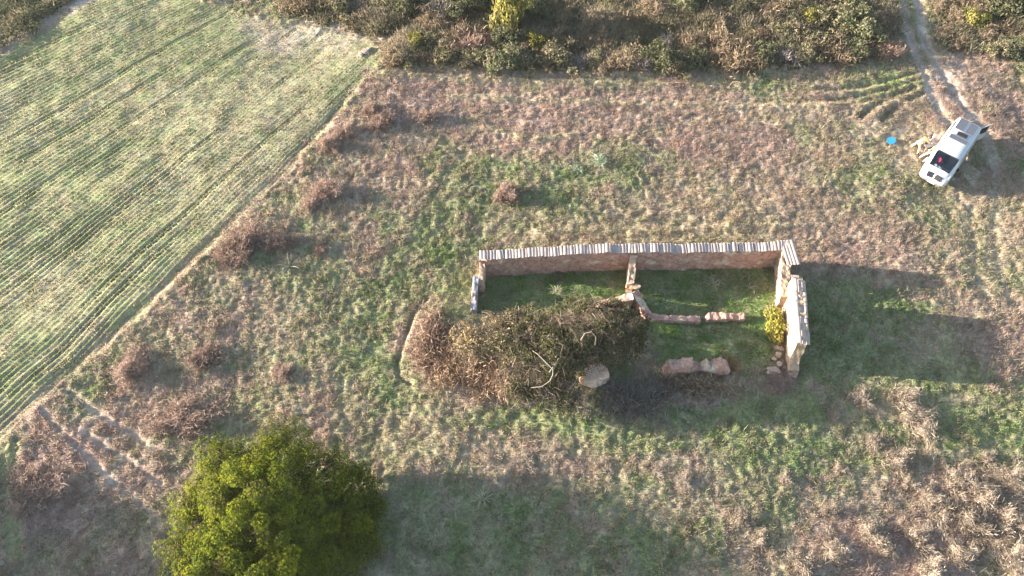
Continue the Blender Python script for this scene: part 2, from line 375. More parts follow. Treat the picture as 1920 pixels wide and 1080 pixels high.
ii = (np.arange(nx - 1)[:, None] * ny + np.arange(ny - 1)[None]).ravel()
F = np.stack([ii, ii + ny, ii + ny + 1, ii + 1], 1)
ground = link('ground', mesh_np('ground', V, F, gcol, True), M_GROUND)
tag(ground, kind='structure')

# ------------------------------------------------------------------ grass and weeds, nobody could count them
def blades(P, h, wd, lean, rng, C, tipc=1.15, droop=0.0):
    """one tapered blade per row of P; C colour per blade"""
    n = len(P)
    fa = rng.random(n) * 2 * np.pi; la = rng.random(n) * 2 * np.pi
    side = np.stack([np.cos(fa), np.sin(fa), rng.normal(0, .25, n)], 1) * (wd / 2)[:, None]
    tip = P + np.stack([np.cos(la) * lean * h, np.sin(la) * lean * h, h * np.sqrt(np.clip(1 - 0.5 * lean ** 2, .1, 1))], 1)
    V = np.stack([P - side, P + side, tip], 1).reshape(-1, 3)
    F = np.arange(3 * n).reshape(n, 3)
    CC = np.stack([C * 0.9, C * 0.9, C * tipc], 1).reshape(-1, 3)
    return V, F, CC
def join(L):
    Vs, Fs, Cs = [], [], []; o = 0
    for v, f, c in L: Vs.append(v); Fs.append(f + o); Cs.append(c); o += len(v)
    return np.concatenate(Vs), np.concatenate(Fs), np.concatenate(Cs)
rng = np.random.default_rng(1234)
NT = 275000
# spread over the ground the photo shows, a few metres wider
py_ = rng.uniform(6.5, 66, NT * 2)
half = 0.62 * np.hypot(py_, CAM_H) * 0.98 + 3.0
keep = rng.random(NT * 2) < half / half.max()
ty = py_[keep][:NT]; tx = rng.uniform(-1, 1, len(ty)) * half[keep][:NT]
Wt, fst = weights(tx, ty)
tot = sum(Wt[k] for k in KEYS)
u = rng.random(len(tx)) * tot; acc = np.zeros_like(u); typ = np.full(len(tx), -1)
for i, k in enumerate(KEYS):
    hit = (typ < 0) & (u < acc + Wt[k]); typ[hit] = i; acc += Wt[k]
SPEC = {  # height lo/hi, blade width, blades per tuft, spread, lean, colours
    'c': (0.02, 0.055, 0.045, 5, 0.045, 0.7, [(0.21, 0.265, 0.08), (0.255, 0.285, 0.105), (0.31, 0.315, 0.16)]),
    'g': (0.04, 0.12, 0.050, 8, 0.16, 0.8, [(0.16, 0.22, 0.075), (0.22, 0.27, 0.11), (0.31, 0.325, 0.165)]),
    'b': (0.07, 0.20, 0.034, 10, 0.16, 0.95, [(0.395, 0.29, 0.24), (0.455, 0.35, 0.295), (0.32, 0.24, 0.19), (0.45, 0.315, 0.265)]),
    't': (0.06, 0.16, 0.034, 9, 0.16, 0.85, [(0.43, 0.365, 0.24), (0.37, 0.315, 0.20), (0.48, 0.405, 0.29)]),
    's': (0.20, 0.50, 0.075, 12, 0.30, 0.7, [(0.20, 0.185, 0.105), (0.26, 0.21, 0.15), (0.16, 0.165, 0.095), (0.33, 0.27, 0.2)]),
    'd': (0.03, 0.08, 0.03, 2, 0.15, 0.9, [(0.42, 0.33, 0.25)])}
bare_ = np.full(len(tx), 9.0)
for T in TYRES: bare_ = np.minimum(bare_, line_d(tx, ty, T) / .22)
for T in (TRK_L, TRK_R): bare_ = np.minimum(bare_, line_d(tx, ty, T) / np.where(ty > 38, .36, .12))
bare_ = np.minimum(bare_, line_d(tx, ty, DITCH) / .16)
typ[(bare_ < 1) & (rng.random(len(tx)) < .85)] = -1
out = {'c': [], 'g': [], 'b': [], 's': []}
for i, k in enumerate(KEYS):
    m = typ == i
    x, y = tx[m].copy(), ty[m].copy()
    lo, hi, bw, nb, sp, ln, cols = SPEC[k]
    if k == 'c':      # sown in rows: draw the tufts to the crests
        for _ in range(2):
            ph = furrow(x, y); off = (ph - np.floor(ph)) - 0.5
            dx, dy = FAN.x - x, FAN.y - y; r = np.hypot(dx, dy)
            s_ = off * 0.0040 * r * 0.70
            x -= s_ * dy / r; y += s_ * dx / r
    lush = 0.9 * sstep(-0.2, 0.4, poly_sd(x, y, RUIN_IN)) if k == 'g' else x * 0
    clump = fbm(x, y, 1.0, 3, 41)
    n = len(x)
    sc = np.clip(0.75 + 0.5 * np.abs(clump) * 2 + rng.normal(0, .2, n), .35, 2.0)
    if k == 's': sc = np.clip(0.55 + 0.9 * np.abs(fbm(x, y, 2.4, 3, 141)) * 1.6 + rng.normal(0, .15, n), .3, 2.2)
    ci = np.clip(((vn(x, y, 1.7, 201 + i) * 0.5 + 0.5) * 1.2 - .1 + rng.normal(0, .22, n)), 0, .999) * len(cols)
    base = np.array(cols)[ci.astype(int)] * (1 + rng.normal(0, .09, n))[:, None] * (1 + 0.12 * fbm(x, y, 0.6, 2, 303))[:, None]
    base = base * (1 - lush[:, None]) + lush[:, None] * np.array((0.14, 0.26, 0.055)) * (base.mean(1) / base.mean())[:, None]
    X = np.repeat(x, nb) + rng.normal(0, sp * .6, n * nb) * np.repeat(np.clip(sc, .6, 1.4), nb)
    Y = np.repeat(y, nb) + rng.normal(0, sp * .6, n * nb) * np.repeat(np.clip(sc, .6, 1.4), nb)
    Z = height(X, Y) - 0.015
    hh = rng.uniform(lo, hi, n * nb) * np.repeat(sc, nb)
    C = np.clip(np.repeat(base, nb, 0) * (1 + rng.normal(0, .12, n * nb))[:, None], .01, .7)
    v = blades(np.stack([X, Y, Z], 1), hh, bw * rng.uniform(.6, 1.5, n * nb) * (1.0 if k != 's' else 1.2), ln * rng.uniform(.3, 1.6, n * nb), rng, C)
    out[{'t': 'b', 'd': 'b'}.get(k, k)].append(v)
# sparse tall dry stalks
n = 5200
x = rng.uniform(-40, 40, n); y = rng.uniform(11, 58, n)
okk = (poly_sd(x, y, FIELD) < -0.3); x, y = x[okk], y[okk]; n = len(x)
C = np.array((0.45, 0.37, 0.27))[None] * rng.uniform(.6, 1.15, n)[:, None]
out['b'].append(blades(np.stack([x, y, height(x, y)], 1), rng.uniform(.35, .8, n), rng.uniform(.02, .04, n), rng.uniform(.2, 1.3, n), rng, C))
for k, nm, lab in (('c', 'crop_grass', 'low young crop sown in rows on the field'), ('g', 'green_grass', 'short green grass and weeds around the ruin'),
                   ('b', 'dry_weeds', 'brown and straw dry weeds over the rough ground'), ('s', 'low_scrub', 'low dull scrub between the bushes of the far belt')):
    v, f, c = join(out[k])
    o = link(nm, mesh_np(nm, v, f, c), M_GRASS)
    tag(o, lab, 'grass' if k in 'cg' else 'weeds', kind='stuff')

# ------------------------------------------------------------------ shrub and tree builders
def leaf_cards(P, N, size, rng, C, jit=0.8):
    """rhombic leaves at P, turned about N with jitter"""
    n = len(P)
    nn = N + rng.normal(0, jit, (n, 3)); nn /= np.linalg.norm(nn, axis=1)[:, None] + 1e-9
    a = np.cross(nn, rng.normal(0, 1, (n, 3))); a /= np.linalg.norm(a, axis=1)[:, None] + 1e-9
    b = np.cross(nn, a)
    s = (size * rng.uniform(.6, 1.4, n))[:, None]
    Vv = np.stack([P - a * s, P - b * s * .5, P + a * s, P + b * s * .5], 1).reshape(-1, 3)
    Ff = np.arange(4 * n).reshape(n, 4)
    return Vv, Ff, np.repeat(C, 4, 0)
def crown_mesh(name, rx, ry, rz, zc, nl, lumps, lump_r, size, cols, seed, flat=0.15, hollow=0.55, warp=0.25, jit=.8, off=None):
    r = np.random.default_rng(seed)
    d = r.normal(0, 1, (lumps, 3)); d /= np.linalg.norm(d, axis=1)[:, None]
    d[:, 2] = np.where(d[:, 2] < -flat, -d[:, 2] * .8, d[:, 2])
    rad = r.uniform(hollow, 1.0, lumps) * (1 + r.normal(0, warp * .5, lumps))
    cen = d * rad[:, None] * np.array((rx - lump_r * .7, ry - lump_r * .7, rz - lump_r * .6)) + np.array((0, 0, zc))
    lr = lump_r * r.uniform(.6, 1.3, lumps)
    k = r.choice(lumps, nl, p=lr ** 2 / (lr ** 2).sum())
    dd = r.normal(0, 1, (nl, 3)); dd /= np.linalg.norm(dd, axis=1)[:, None]
    q = r.uniform(.55, 1.08, nl) ** .6
    P = cen[k] + dd * (lr[k] * q)[:, None] * np.array((1, 1, .85))
    stray = r.random(nl) < .06
    P[stray] += r.normal(0, lump_r * .45, (stray.sum(), 3))
    P[:, 2] = np.where(P[:, 2] < 0.03, r.uniform(0.03, .3 * rz, nl), P[:, 2])
    cc = np.array(cols)
    lumpc = r.integers(0, len(cc), lumps)
    ci = np.where(r.random(nl) < .6, lumpc[k], r.integers(0, len(cc), nl))
    C = cc[ci] * (1 + r.normal(0, .16, nl))[:, None]
    if off is not None:      # the leaf sprays of a big crown face outward from the whole tree
        g = (P + np.array(off)) / np.array((5.5, 5.3, 4.6)) ** 2; g /= np.linalg.norm(g, axis=1)[:, None]
        dd = dd * .38 + g * 1.0; dd /= np.linalg.norm(dd, axis=1)[:, None]
    v, f, c = leaf_cards(P, dd, size, r, np.clip(C, .008, .8), jit)
    return mesh_np(name, v, f, c), cen
def tube(bm, path, r0, r1, seg=6):
    rings = []
    n = len(path)
    for i, p in enumerate(path):
        p = Vector(p)
        t = (Vector(path[min(i + 1, n - 1)]) - Vector(path[max(i - 1, 0)])).normalized()
        u = t.orthogonal().normalized(); v = t.cross(u)
        r = r0 + (r1 - r0) * i / max(1, n - 1)
        rings.append([bm.verts.new(p + (u * math.cos(a) + v * math.sin(a)) * r) for a in [2 * math.pi * k / seg for k in range(seg)]])
    for a, b in zip(rings[:-1], rings[1:]):
        # match the nearest start so the tube does not twist
        best = min(range(seg), key=lambda s: sum((a[k].co - b[(k + s) % seg].co).length for k in range(seg)))
        for k in range(seg):
            bm.faces.new((a[k], a[(k + 1) % seg], b[(k + 1 + best) % seg], b[(k + best) % seg]))
    bm.faces.new(rings[0][::-1]); bm.faces.new(rings[-1])
def stems_mesh(name, cen, n, r0, seed, base=0.15):
    rd = random.Random(seed); bm = bmesh.new()
    for i in range(n):
        c = cen[rd.randrange(len(cen))]
        b = Vector((rd.uniform(-base, base), rd.uniform(-base, base), -0.05))
        m = Vector((c[0] * .4 + rd.uniform(-.1, .1), c[1] * .4 + rd.uniform(-.1, .1), max(.1, c[2] * .55)))
        tube(bm, [b, m, Vector(c)], r0, r0 * .3, 5)
    me = bpy.data.meshes.new(name); bm.to_mesh(me); bm.free()
    return me
def trunk_mesh(name, cen, zt, r0, seed, nlimb=14):
    rd = random.Random(seed); bm = bmesh.new()
    tube(bm, [(0, 0, -.2), (.05, .02, zt * .4), (.0, .06, zt * .75), (.04, 0, zt)], r0, r0 * .6, 10)
    for i in range(nlimb):
        c = Vector(cen[rd.randrange(len(cen))]); z0 = zt * rd.uniform(.5, .95)
        m = Vector((c.x * .5, c.y * .5, z0 + (c.z - z0) * .35))
        tube(bm, [(0, 0, z0), m, c], r0 * .4, r0 * .08, 6)
    me = bpy.data.meshes.new(name); bm.to_mesh(me); bm.free()
    return me
def twig_dome(name, rx, ry, rz, n, wd, cols, seed, up=0.4, comb=0.0, ln=1.0):
    """dense dome of thin dry twigs, each a two-piece bent blade"""
    r = np.random.default_rng(seed)
    d = r.normal(0, 1, (n, 3)); d[:, 2] = np.abs(d[:, 2]) + up * .3; d /= np.linalg.norm(d, axis=1)[:, None]
    th = np.arctan2(d[:, 1], d[:, 0])
    lob = 1 + .26 * np.sin(th * 3 + seed) + .2 * np.sin(th * 7 + 2 * seed) + .12 * np.sin(th * 13 + 3 * seed)
    sc3 = np.array((rx, ry, rz))
    lump = r.normal(0, .42, (26, 3)); lump[:, 2] = np.abs(lump[:, 2])
    li = r.integers(0, 26, n); near = lump[li] + r.normal(0, .13, (n, 3))
    ldir = lump * .6 + r.normal(0, .5, (26, 3)); ldir[:, 2] = np.abs(ldir[:, 2]) * .6 + .15
    B = np.where((r.random(n) < .6)[:, None], near, d * r.uniform(.25, .8, n)[:, None]) * lob[:, None] * sc3
    B[:, 2] = np.abs(B[:, 2]) * .8
    dd = d * .55 + r.normal(0, .55, (n, 3)); dd[:, 2] += .25; dd = dd * (1 - comb) + comb * (ldir[li] * 1.6 + r.normal(0, .22, (n, 3))); dd /= np.linalg.norm(dd, axis=1)[:, None]
    Ln = ln * r.uniform(.16, .42, n)[:, None] * (rx + ry) / 2
    Mid = B + dd * Ln * .55
    T = B + dd * Ln + r.normal(0, .10, (n, 3)) * Ln; T[:, 2] -= .12 * Ln[:, 0]; T[:, 2] = np.clip(T[:, 2], .02, None)
    s = r.normal(0, 1, (n, 3)); s /= np.linalg.norm(s, axis=1)[:, None]; s *= (wd * r.uniform(.5, 1.5, n))[:, None] / 2
    Vv = np.stack([B - s, B + s, Mid + s * .8, Mid - s * .8, T], 1).reshape(-1, 3)
    o = (np.arange(n) * 5)[:, None]
    Ff = np.concatenate([o + np.array([[0, 1, 2]]), o + np.array([[0, 2, 3]]), o + np.array([[3, 2, 4]])])
    cc = np.array(cols)[r.integers(0, len(cols), n)] * (1 + r.normal(0, .15, n))[:, None]
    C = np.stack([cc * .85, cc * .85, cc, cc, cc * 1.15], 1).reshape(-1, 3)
    return mesh_np(name, Vv, Ff, np.clip(C, .01, .7))

# ------------------------------------------------------------------ the round tree, lower left
TP = at(508, 966, 1.6); TP.z = gz(TP.x, TP.y)
tree = empty('evergreen_tree', TP, 0, 'broad round evergreen tree with bright yellow-green crown, standing in front of the ruin', 'tree')
TC = [(0.09, 0.112, 0.012), (0.12, 0.135, 0.012), (0.055, 0.073, 0.014), (0.145, 0.15, 0.014), (0.065, 0.083, 0.014), (0.075, 0.072, 0.022)]
parts_, cen = [], []
rt = np.random.default_rng(77)
# big boughs, each a crown of its own, so the outline swells and breaks
for bx, by, bz, br_, bh in [(-3.1, -.8, 1.5, 2.4, 2.2), (-2.2, 2.0, 1.9, 2.3, 2.3), (.3, 3.3, 2.2, 2.1, 2.2), (2.5, 2.2, 1.3, 2.0, 1.8), (-.2, .5, 3.4, 2.3, 2.1), (-1.6, .3, 2.7, 2.0, 2.0), (3.6, .2, .9, 2.1, 1.6), (-2.4, -3.0, 1.5, 2.3, 2.2), (.6, -2.6, 2.0, 2.2, 2.0), (3.0, -2.4, .9, 2.2, 1.6), (-.3, -4.3, 1.6, 2.1, 1.9), (4.7, -1.2, .4, 1.6, 1.1), (-4.1, .8, .9, 1.7, 1.6), (-3.9, -2.0, .9, 1.7, 1.6), (1.6, -.6, 2.0, 1.8, 1.5), (4.3, 2.0, .5, 1.6, 1.1), (5.2, .6, .3, 1.4, .9)]:
    mm, cc_ = crown_mesh('bough', br_, br_, bh, bz, int(2800 * br_ ** 2), int(22 * br_ ** 1.3), .46, .056, TC, int(rt.integers(1, 9999)), flat=.25, hollow=.68, warp=.45, jit=.26, off=(bx, by, 0))
    vv = np.empty(len(mm.vertices) * 3, np.float32); mm.vertices.foreach_get('co', vv); vv = vv.reshape(-1, 3) + np.array((bx, by, 0))
    c4 = np.empty(len(mm.vertices) * 4, np.float32); mm.attributes['Col'].data.foreach_get('color', c4)
    parts_.append((vv, np.arange(len(vv)).reshape(-1, 4), c4.reshape(-1, 4)[:, :3])); cen.append(cc_ + np.array((bx, by, 0)))
    bpy.data.meshes.remove(mm)
cen = np.concatenate(cen)
me = mesh_np('crown', *join(parts_))
link('crown', me, M_LEAF, tree); tree.scale = (.95, .95, 1.1)
link('trunk', trunk_mesh('trunk', cen, 1.6, 0.28, 3, 26), M_BARK, tree)
TP2 = Vector((-36.5, 13.6, 0)); TP2.z = gz(TP2.x, TP2.y)
t2 = copy_tree(tree); t2.location = TP2; t2.rotation_euler.z = 1.9; t2.scale = (.85, .85, .95)
t2['label'] = 'evergreen tree off to the left whose shade covers the near left corner'

# ------------------------------------------------------------------ scrub belt
def shrub_proto(kind, seed):
    P = {
        'olive': ([(0.19, 0.175, 0.095), (0.16, 0.15, 0.085), (0.23, 0.205, 0.125), (0.24, 0.19, 0.135)], 1.25, 1.25, 1.2),
        'dark': ([(0.11, 0.12, 0.065), (0.14, 0.145, 0.08), (0.17, 0.16, 0.10)], 1.3, 1.3, 1.35),
        'brown': ([(0.30, 0.215, 0.155), (0.35, 0.26, 0.185), (0.24, 0.18, 0.125), (0.22, 0.19, 0.11)], 1.3, 1.2, 1.0),
        'pink': ([(0.42, 0.275, 0.225), (0.36, 0.24, 0.19), (0.31, 0.23, 0.17)], 1.3, 1.2, .95),
        'yellow': ([(0.25, 0.235, 0.06), (0.20, 0.20, 0.06), (0.29, 0.25, 0.08), (0.17, 0.15, 0.07)], .9, .9, 1.2),
        'grey': ([(0.29, 0.245, 0.22), (0.23, 0.2, 0.18), (0.34, 0.29, 0.26)], 1.2, 1.2, 1.15),
    }[kind]
    cols, rx, ry, rz = P
    me, cen = crown_mesh('foliage', rx, ry, rz * .72, rz * .3, 3000, 40, .36, .085, cols, seed, flat=.1, hollow=.35, warp=.9)
    if kind in ('brown', 'pink', 'grey'):
        bpy.data.meshes.remove(me); me = twig_dome('foliage', rx, ry, rz * .9, 2600, .05, cols, seed, .2)
    e = empty('scrub_bush', (0, 0, 0))
    link('foliage', me, M_SCRUB, e); link('stem', stems_mesh('stem', cen, 10, .035, seed), M_BARK, e)
    return e
PRO = {}
def shrub(px, py, kind, s, label, group=None, name='scrub_bush', var=0, sz=1.0):
    key = (kind, var)
    if key not in PRO:
        e = shrub_proto(kind, 100 + len(PRO) * 7); PRO[key] = e
    else: e = copy_tree(PRO[key])
    p = on(px, py, -0.05)
    e.name = name; e.location = p; e.rotation_euler.z = (px * 1.7 + py * .9) % 6.28; e.scale = (s, s, s * sz * (.85 if kind in ('olive', 'dark') else 1.0))
    if 'group' in e: del e['group']
    tag(e, label, 'bush', group)
    return e
ADJ = {'olive': 'dull olive', 'dark': 'dark green', 'brown': 'dry brown', 'pink': 'pinkish dry', 'grey': 'grey leafless'}
ROWS = {'front': [(742, 112, 'brown', .95), (765, 104, 'olive', 1.0), (800, 112, 'brown', .9), (838, 110, 'olive', .95), (872, 116, 'dark', .9), (905, 114, 'dark', 1.05), (932, 120, 'brown', .8), (952, 120, 'dark', 1.25), (985, 116, 'olive', 1.0), (1022, 120, 'brown', .85), (1050, 112, 'olive', 1.2), (1085, 122, 'grey', .8), (1112, 116, 'olive', .95), (1145, 124, 'brown', .8), (1178, 118, 'olive', 1.1), (1210, 124, 'grey', .85), (1240, 120, 'dark', 1.1), (1268, 124, 'olive', 1.0), (1302, 120, 'dark', .95), (1335, 118, 'brown', .9), (1368, 116, 'olive', 1.2), (1402, 118, 'olive', 1.3), (1432, 112, 'dark', 1.1), (1470, 112, 'grey', .9), (1505, 106, 'olive', 1.0), (1540, 102, 'brown', 1.1), (1572, 104, 'brown', 1.0), (1606, 104, 'dark', .95), (1640, 98, 'olive', .85)],
        'middle': [(765, 88, 'brown', .8), (812, 84, 'olive', .85), (850, 78, 'brown', 1.0), (912, 82, 'pink', .8), (945, 80, 'dark', 1.0), (980, 88, 'brown', .8), (1040, 82, 'olive', 1.1), (1080, 86, 'brown', .8), (1130, 80, 'brown', .85), (1190, 78, 'olive', .8), (1250, 84, 'grey', .8), (1300, 82, 'brown', .95), (1350, 76, 'olive', 1.0), (1420, 72, 'brown', 1.0), (1470, 66, 'olive', .9), (1530, 78, 'dark', 1.2), (1575, 74, 'olive', 1.1), (1612, 66, 'dark', 1.3), (1640, 80, 'brown', .8)],
        'far': [(560, 10, 'brown', 1.2), (600, 4, 'dark', 1.2), (640, 14, 'dark', 1.0), (690, 34, 'brown', .9), (735, 40, 'brown', .9), (760, 20, 'dark', 1.0), (808, 40, 'brown', 1.1), (830, 24, 'grey', 1.3), (852, 12, 'dark', 1.3), (905, 10, 'dark', 1.3), (1000, 22, 'dark', 1.1), (1060, 30, 'brown', .8), (1110, 44, 'brown', .8), (1165, 40, 'brown', .9), (1222, 22, 'brown', 1.2), (1290, 16, 'dark', 1.2), (1340, 34, 'brown', .9), (1395, 20, 'dark', 1.0), (1450, 26, 'brown', 1.0), (1550, 40, 'olive', 1.2), (1590, 36, 'dark', 1.2), (1640, 40, 'dark', 1.1), (1560, 6, 'brown', 1.1), (1480, 4, 'olive', 1.0)]}
WH = {'front': 'front edge of the scrub belt', 'middle': 'middle of the scrub belt', 'far': 'far side of the scrub belt'}
j = 0
for rw, L in ROWS.items():
    for px, py, kd, s in L:
        j += 1
        if kd == 'dark' and j % 5 < 2: kd = 'olive'
        if kd == 'olive' and j % 7 < 2: kd = 'brown'
        shrub(px, py, kd, s * (.82 + .3 * ((j * 7) % 10) / 10), '%s bush at the %s' % (ADJ[kd], WH[rw]), '%s bushes, %s of the scrub belt' % (ADJ[kd], rw), var=j % 2)
for k, (px, py, s) in enumerate([(20, 62, 1.2), (50, 40, 1.3), (85, 18, 1.2), (8, 30, 1.4), (118, -2, 1.1), (45, 6, 1.4), (-25, 84, 1.1), (-20, 20, 1.4), (140, -26, 1.2)]):
    shrub(px, py, 'dark' if k % 3 else 'olive', s, 'dark bush in the thicket across the pale lane, upper left corner', 'bushes beyond the pale lane', var=k % 2, sz=.34)
shrub(955, 46, 'yellow', 1.5, 'tall yellow poplar-like sapling, the brightest plant of the scrub belt', name='yellow_sapling', sz=2.0)
shrub(782, 84, 'yellow', .85, 'small yellow bush near the left end of the scrub belt')
shrub(1006, 84, 'yellow', .95, 'round yellow-green bush in the scrub belt right of the yellow sapling')
shrub(1518, 36, 'yellow', .9, 'ochre yellow bush on the right half of the scrub belt', sz=.8)
shrub(875, 92, 'pink', 1.15, 'pinkish dry bush in the scrub belt just left of the yellow sapling')
shrub(1668, 100, 'pink', .8, 'small pinkish bush at the right end of the scrub belt beside the track')
shrub(1825, 44, 'yellow', 1.0, 'single yellow-green bush right of the track, among dull scrub')
shrub(1872, 20, 'dark', 1.3, 'tall dark green bush at the upper right, left of its twin')
shrub(1912, 16, 'dark', 1.4, 'tall dark green bush in the very upper right corner')
shrub(1900, 98, 'dark', 1.25, 'low wide dark bush at the right edge above the pinkish weeds', sz=.6)
shrub(1862, 100, 'olive', .8, 'small olive bush beside the low wide dark bush at the right edge')
for k, (px, py, s) in enumerate([(1790, 30, .7), (1775, 62, .6), (1800, 80, .65), (1850, 66, .7), (1885, 58, .8), (1840, 14, .8), (1760, 16, .6), (1915, 66, .7), (1800, 2, .8)]):
    shrub(px, py, 'brown', s, 'low brown bush on the rough ground right of the track', 'low brown bushes right of the track', var=k % 2)

# ------------------------------------------------------------------ dry bushes and tussocks standing apart on the rough ground
PINKB = [(0.36, 0.25, 0.205), (0.30, 0.215, 0.175), (0.41, 0.30, 0.245), (0.25, 0.19, 0.15)]
STRAW = [(0.42, 0.34, 0.27), (0.36, 0.285, 0.22), (0.48, 0.40, 0.31), (0.30, 0.24, 0.185)]
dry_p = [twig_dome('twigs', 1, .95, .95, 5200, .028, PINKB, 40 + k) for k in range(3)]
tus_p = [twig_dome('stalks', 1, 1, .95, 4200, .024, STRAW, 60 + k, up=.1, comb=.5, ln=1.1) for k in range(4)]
def dry(px, py, s, label, k=0, group=None, sz=1.0, sx=1.0):
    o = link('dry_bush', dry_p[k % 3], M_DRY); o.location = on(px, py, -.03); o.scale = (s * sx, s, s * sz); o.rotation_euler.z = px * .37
    return tag(o, label, 'bush', group)
def tus(px, py, s, label, k=0, group=None, sz=1.0):
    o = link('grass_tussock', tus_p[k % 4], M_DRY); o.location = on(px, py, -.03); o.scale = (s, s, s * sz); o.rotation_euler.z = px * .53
    return tag(o, label, 'tussock', group)
dry(950, 368, 1.0, 'rounded reddish-brown dry bush standing alone in the green patch behind the ruin', 0)
dry(462, 462, 1.25, 'largest pinkish dry bush at the crop field edge, middle of the left side', 1, sx=1.2)
dry(430, 476, .9, 'low pinkish dry bush on the field edge just below the largest one', 2)
dry(510, 462, .6, 'small brown dry bush right of the largest field-edge bush, nearer to it', 0)
dry(535, 456, .7, 'small brown dry bush, second to the right of the largest field-edge bush', 1)
dry(612, 362, 1.0, 'brown dry bush on rough ground near the upper part of the field edge', 2)
dry(585, 384, .7, 'small brown dry bush below-left of the one near the upper field edge', 0)
dry(622, 272, .85, 'dry bush with a dark hollow touching the upper field edge', 1)
dry(650, 250, .8, 'pinkish dry bush just above the one with the dark hollow', 0)
dry(716, 232, .9, 'pinkish dry bush near the top corner of the crop field', 2)
dry(800, 222, .7, 'small pinkish dry bush alone beyond the rough ground, right of the field corner', 1)
dry(695, 208, .7, 'reddish dry bush nearest the top corner of the crop field', 0)
dry(250, 690, 1.1, 'wide grey-brown dry bush near the lower part of the field edge', 1, sz=.8)
dry(385, 672, 1.0, 'grey-brown dry bush midway between the field edge and the ruin bramble', 2, sz=.8)
dry(530, 702, .7, 'small grey-brown dry bush above the evergreen tree', 0, sz=.8)
dry(340, 790, 1.35, 'broad reddish dry bush up-left of the evergreen tree', 1, sz=.75, sx=1.3)
dry(70, 930, 1.3, 'dark reddish dry bush near the left edge at the bottom', 2, sz=.7, sx=1.2)
dry(55, 900, 1.0, 'reddish dry bush just above the dark one by the left edge', 0, sz=.7)
dry(600, 470, .5, 'tiny tan dry bush below the top-left rough ground, far left of the ruin', 2)
dry(1460, 640, .55, 'brown dry brush at the foot of the sunlit end wall inside the ruin', 0, sz=.6)
dry(1462, 718, .9, 'dark dry brush at the broken front end of the tall end wall', 1, sz=.45)
tus(1692, 752, .95, 'pale straw tussock catching the sun in the shade gap right of the ruin, upper one', 0, sz=.8)
tus(1722, 790, 1.1, 'wide pale straw tussock in the shade gap right of the ruin, lower one', 1, sz=.6)
tus(1612, 752, .7, 'greenish straw tussock left of the pale pair in the shade gap', 2, sz=.7)
tus(1680, 860, .85, 'brown-green straw tussock below the pale pair in the shade gap', 3, sz=.7)
tus(1640, 830, .6, 'small straw tussock between the pale pair and the tussock below', 0, sz=.7)
BR = [(1790, 905, 1.0), (1840, 925, 1.1), (1900, 900, 1.0), (1820, 980, 1.3), (1770, 960, 1.0), (1890, 980, 1.2), (1740, 940, .9), (1630, 1000, 1.0), (1560, 1030, .9), (1660, 1030, .8), (1500, 1060, 1.0), (1555, 960, .7), (1720, 1010, .9), (1800, 1040, 1.1), (1900, 1050, 1.2), (1420, 1010, .7), (1390, 975, .7), (1570, 880, .5), (1470, 900, .5), (1740, 1070, 1.0), (1850, 860, .6), (1700, 905, .6)]
for k, (px, py, s) in enumerate(BR):
    tus(px, py, s * .8, 'dry straw tussock in the patch of tussocks filling the lower right corner', k, 'straw tussocks of the lower right corner', sz=.85)
for k, (px, py, s) in enumerate([(1040, 850, .6), (980, 862, .7), (920, 856, .6), (1230, 880, .6), (1130, 870, .6), (1280, 905, .5)]):
    tus(px, py, s, 'low brown tussock on the sunlit strip between the bramble and the tree shade', k + 1, 'low tussocks in front of the bramble', sz=.5)

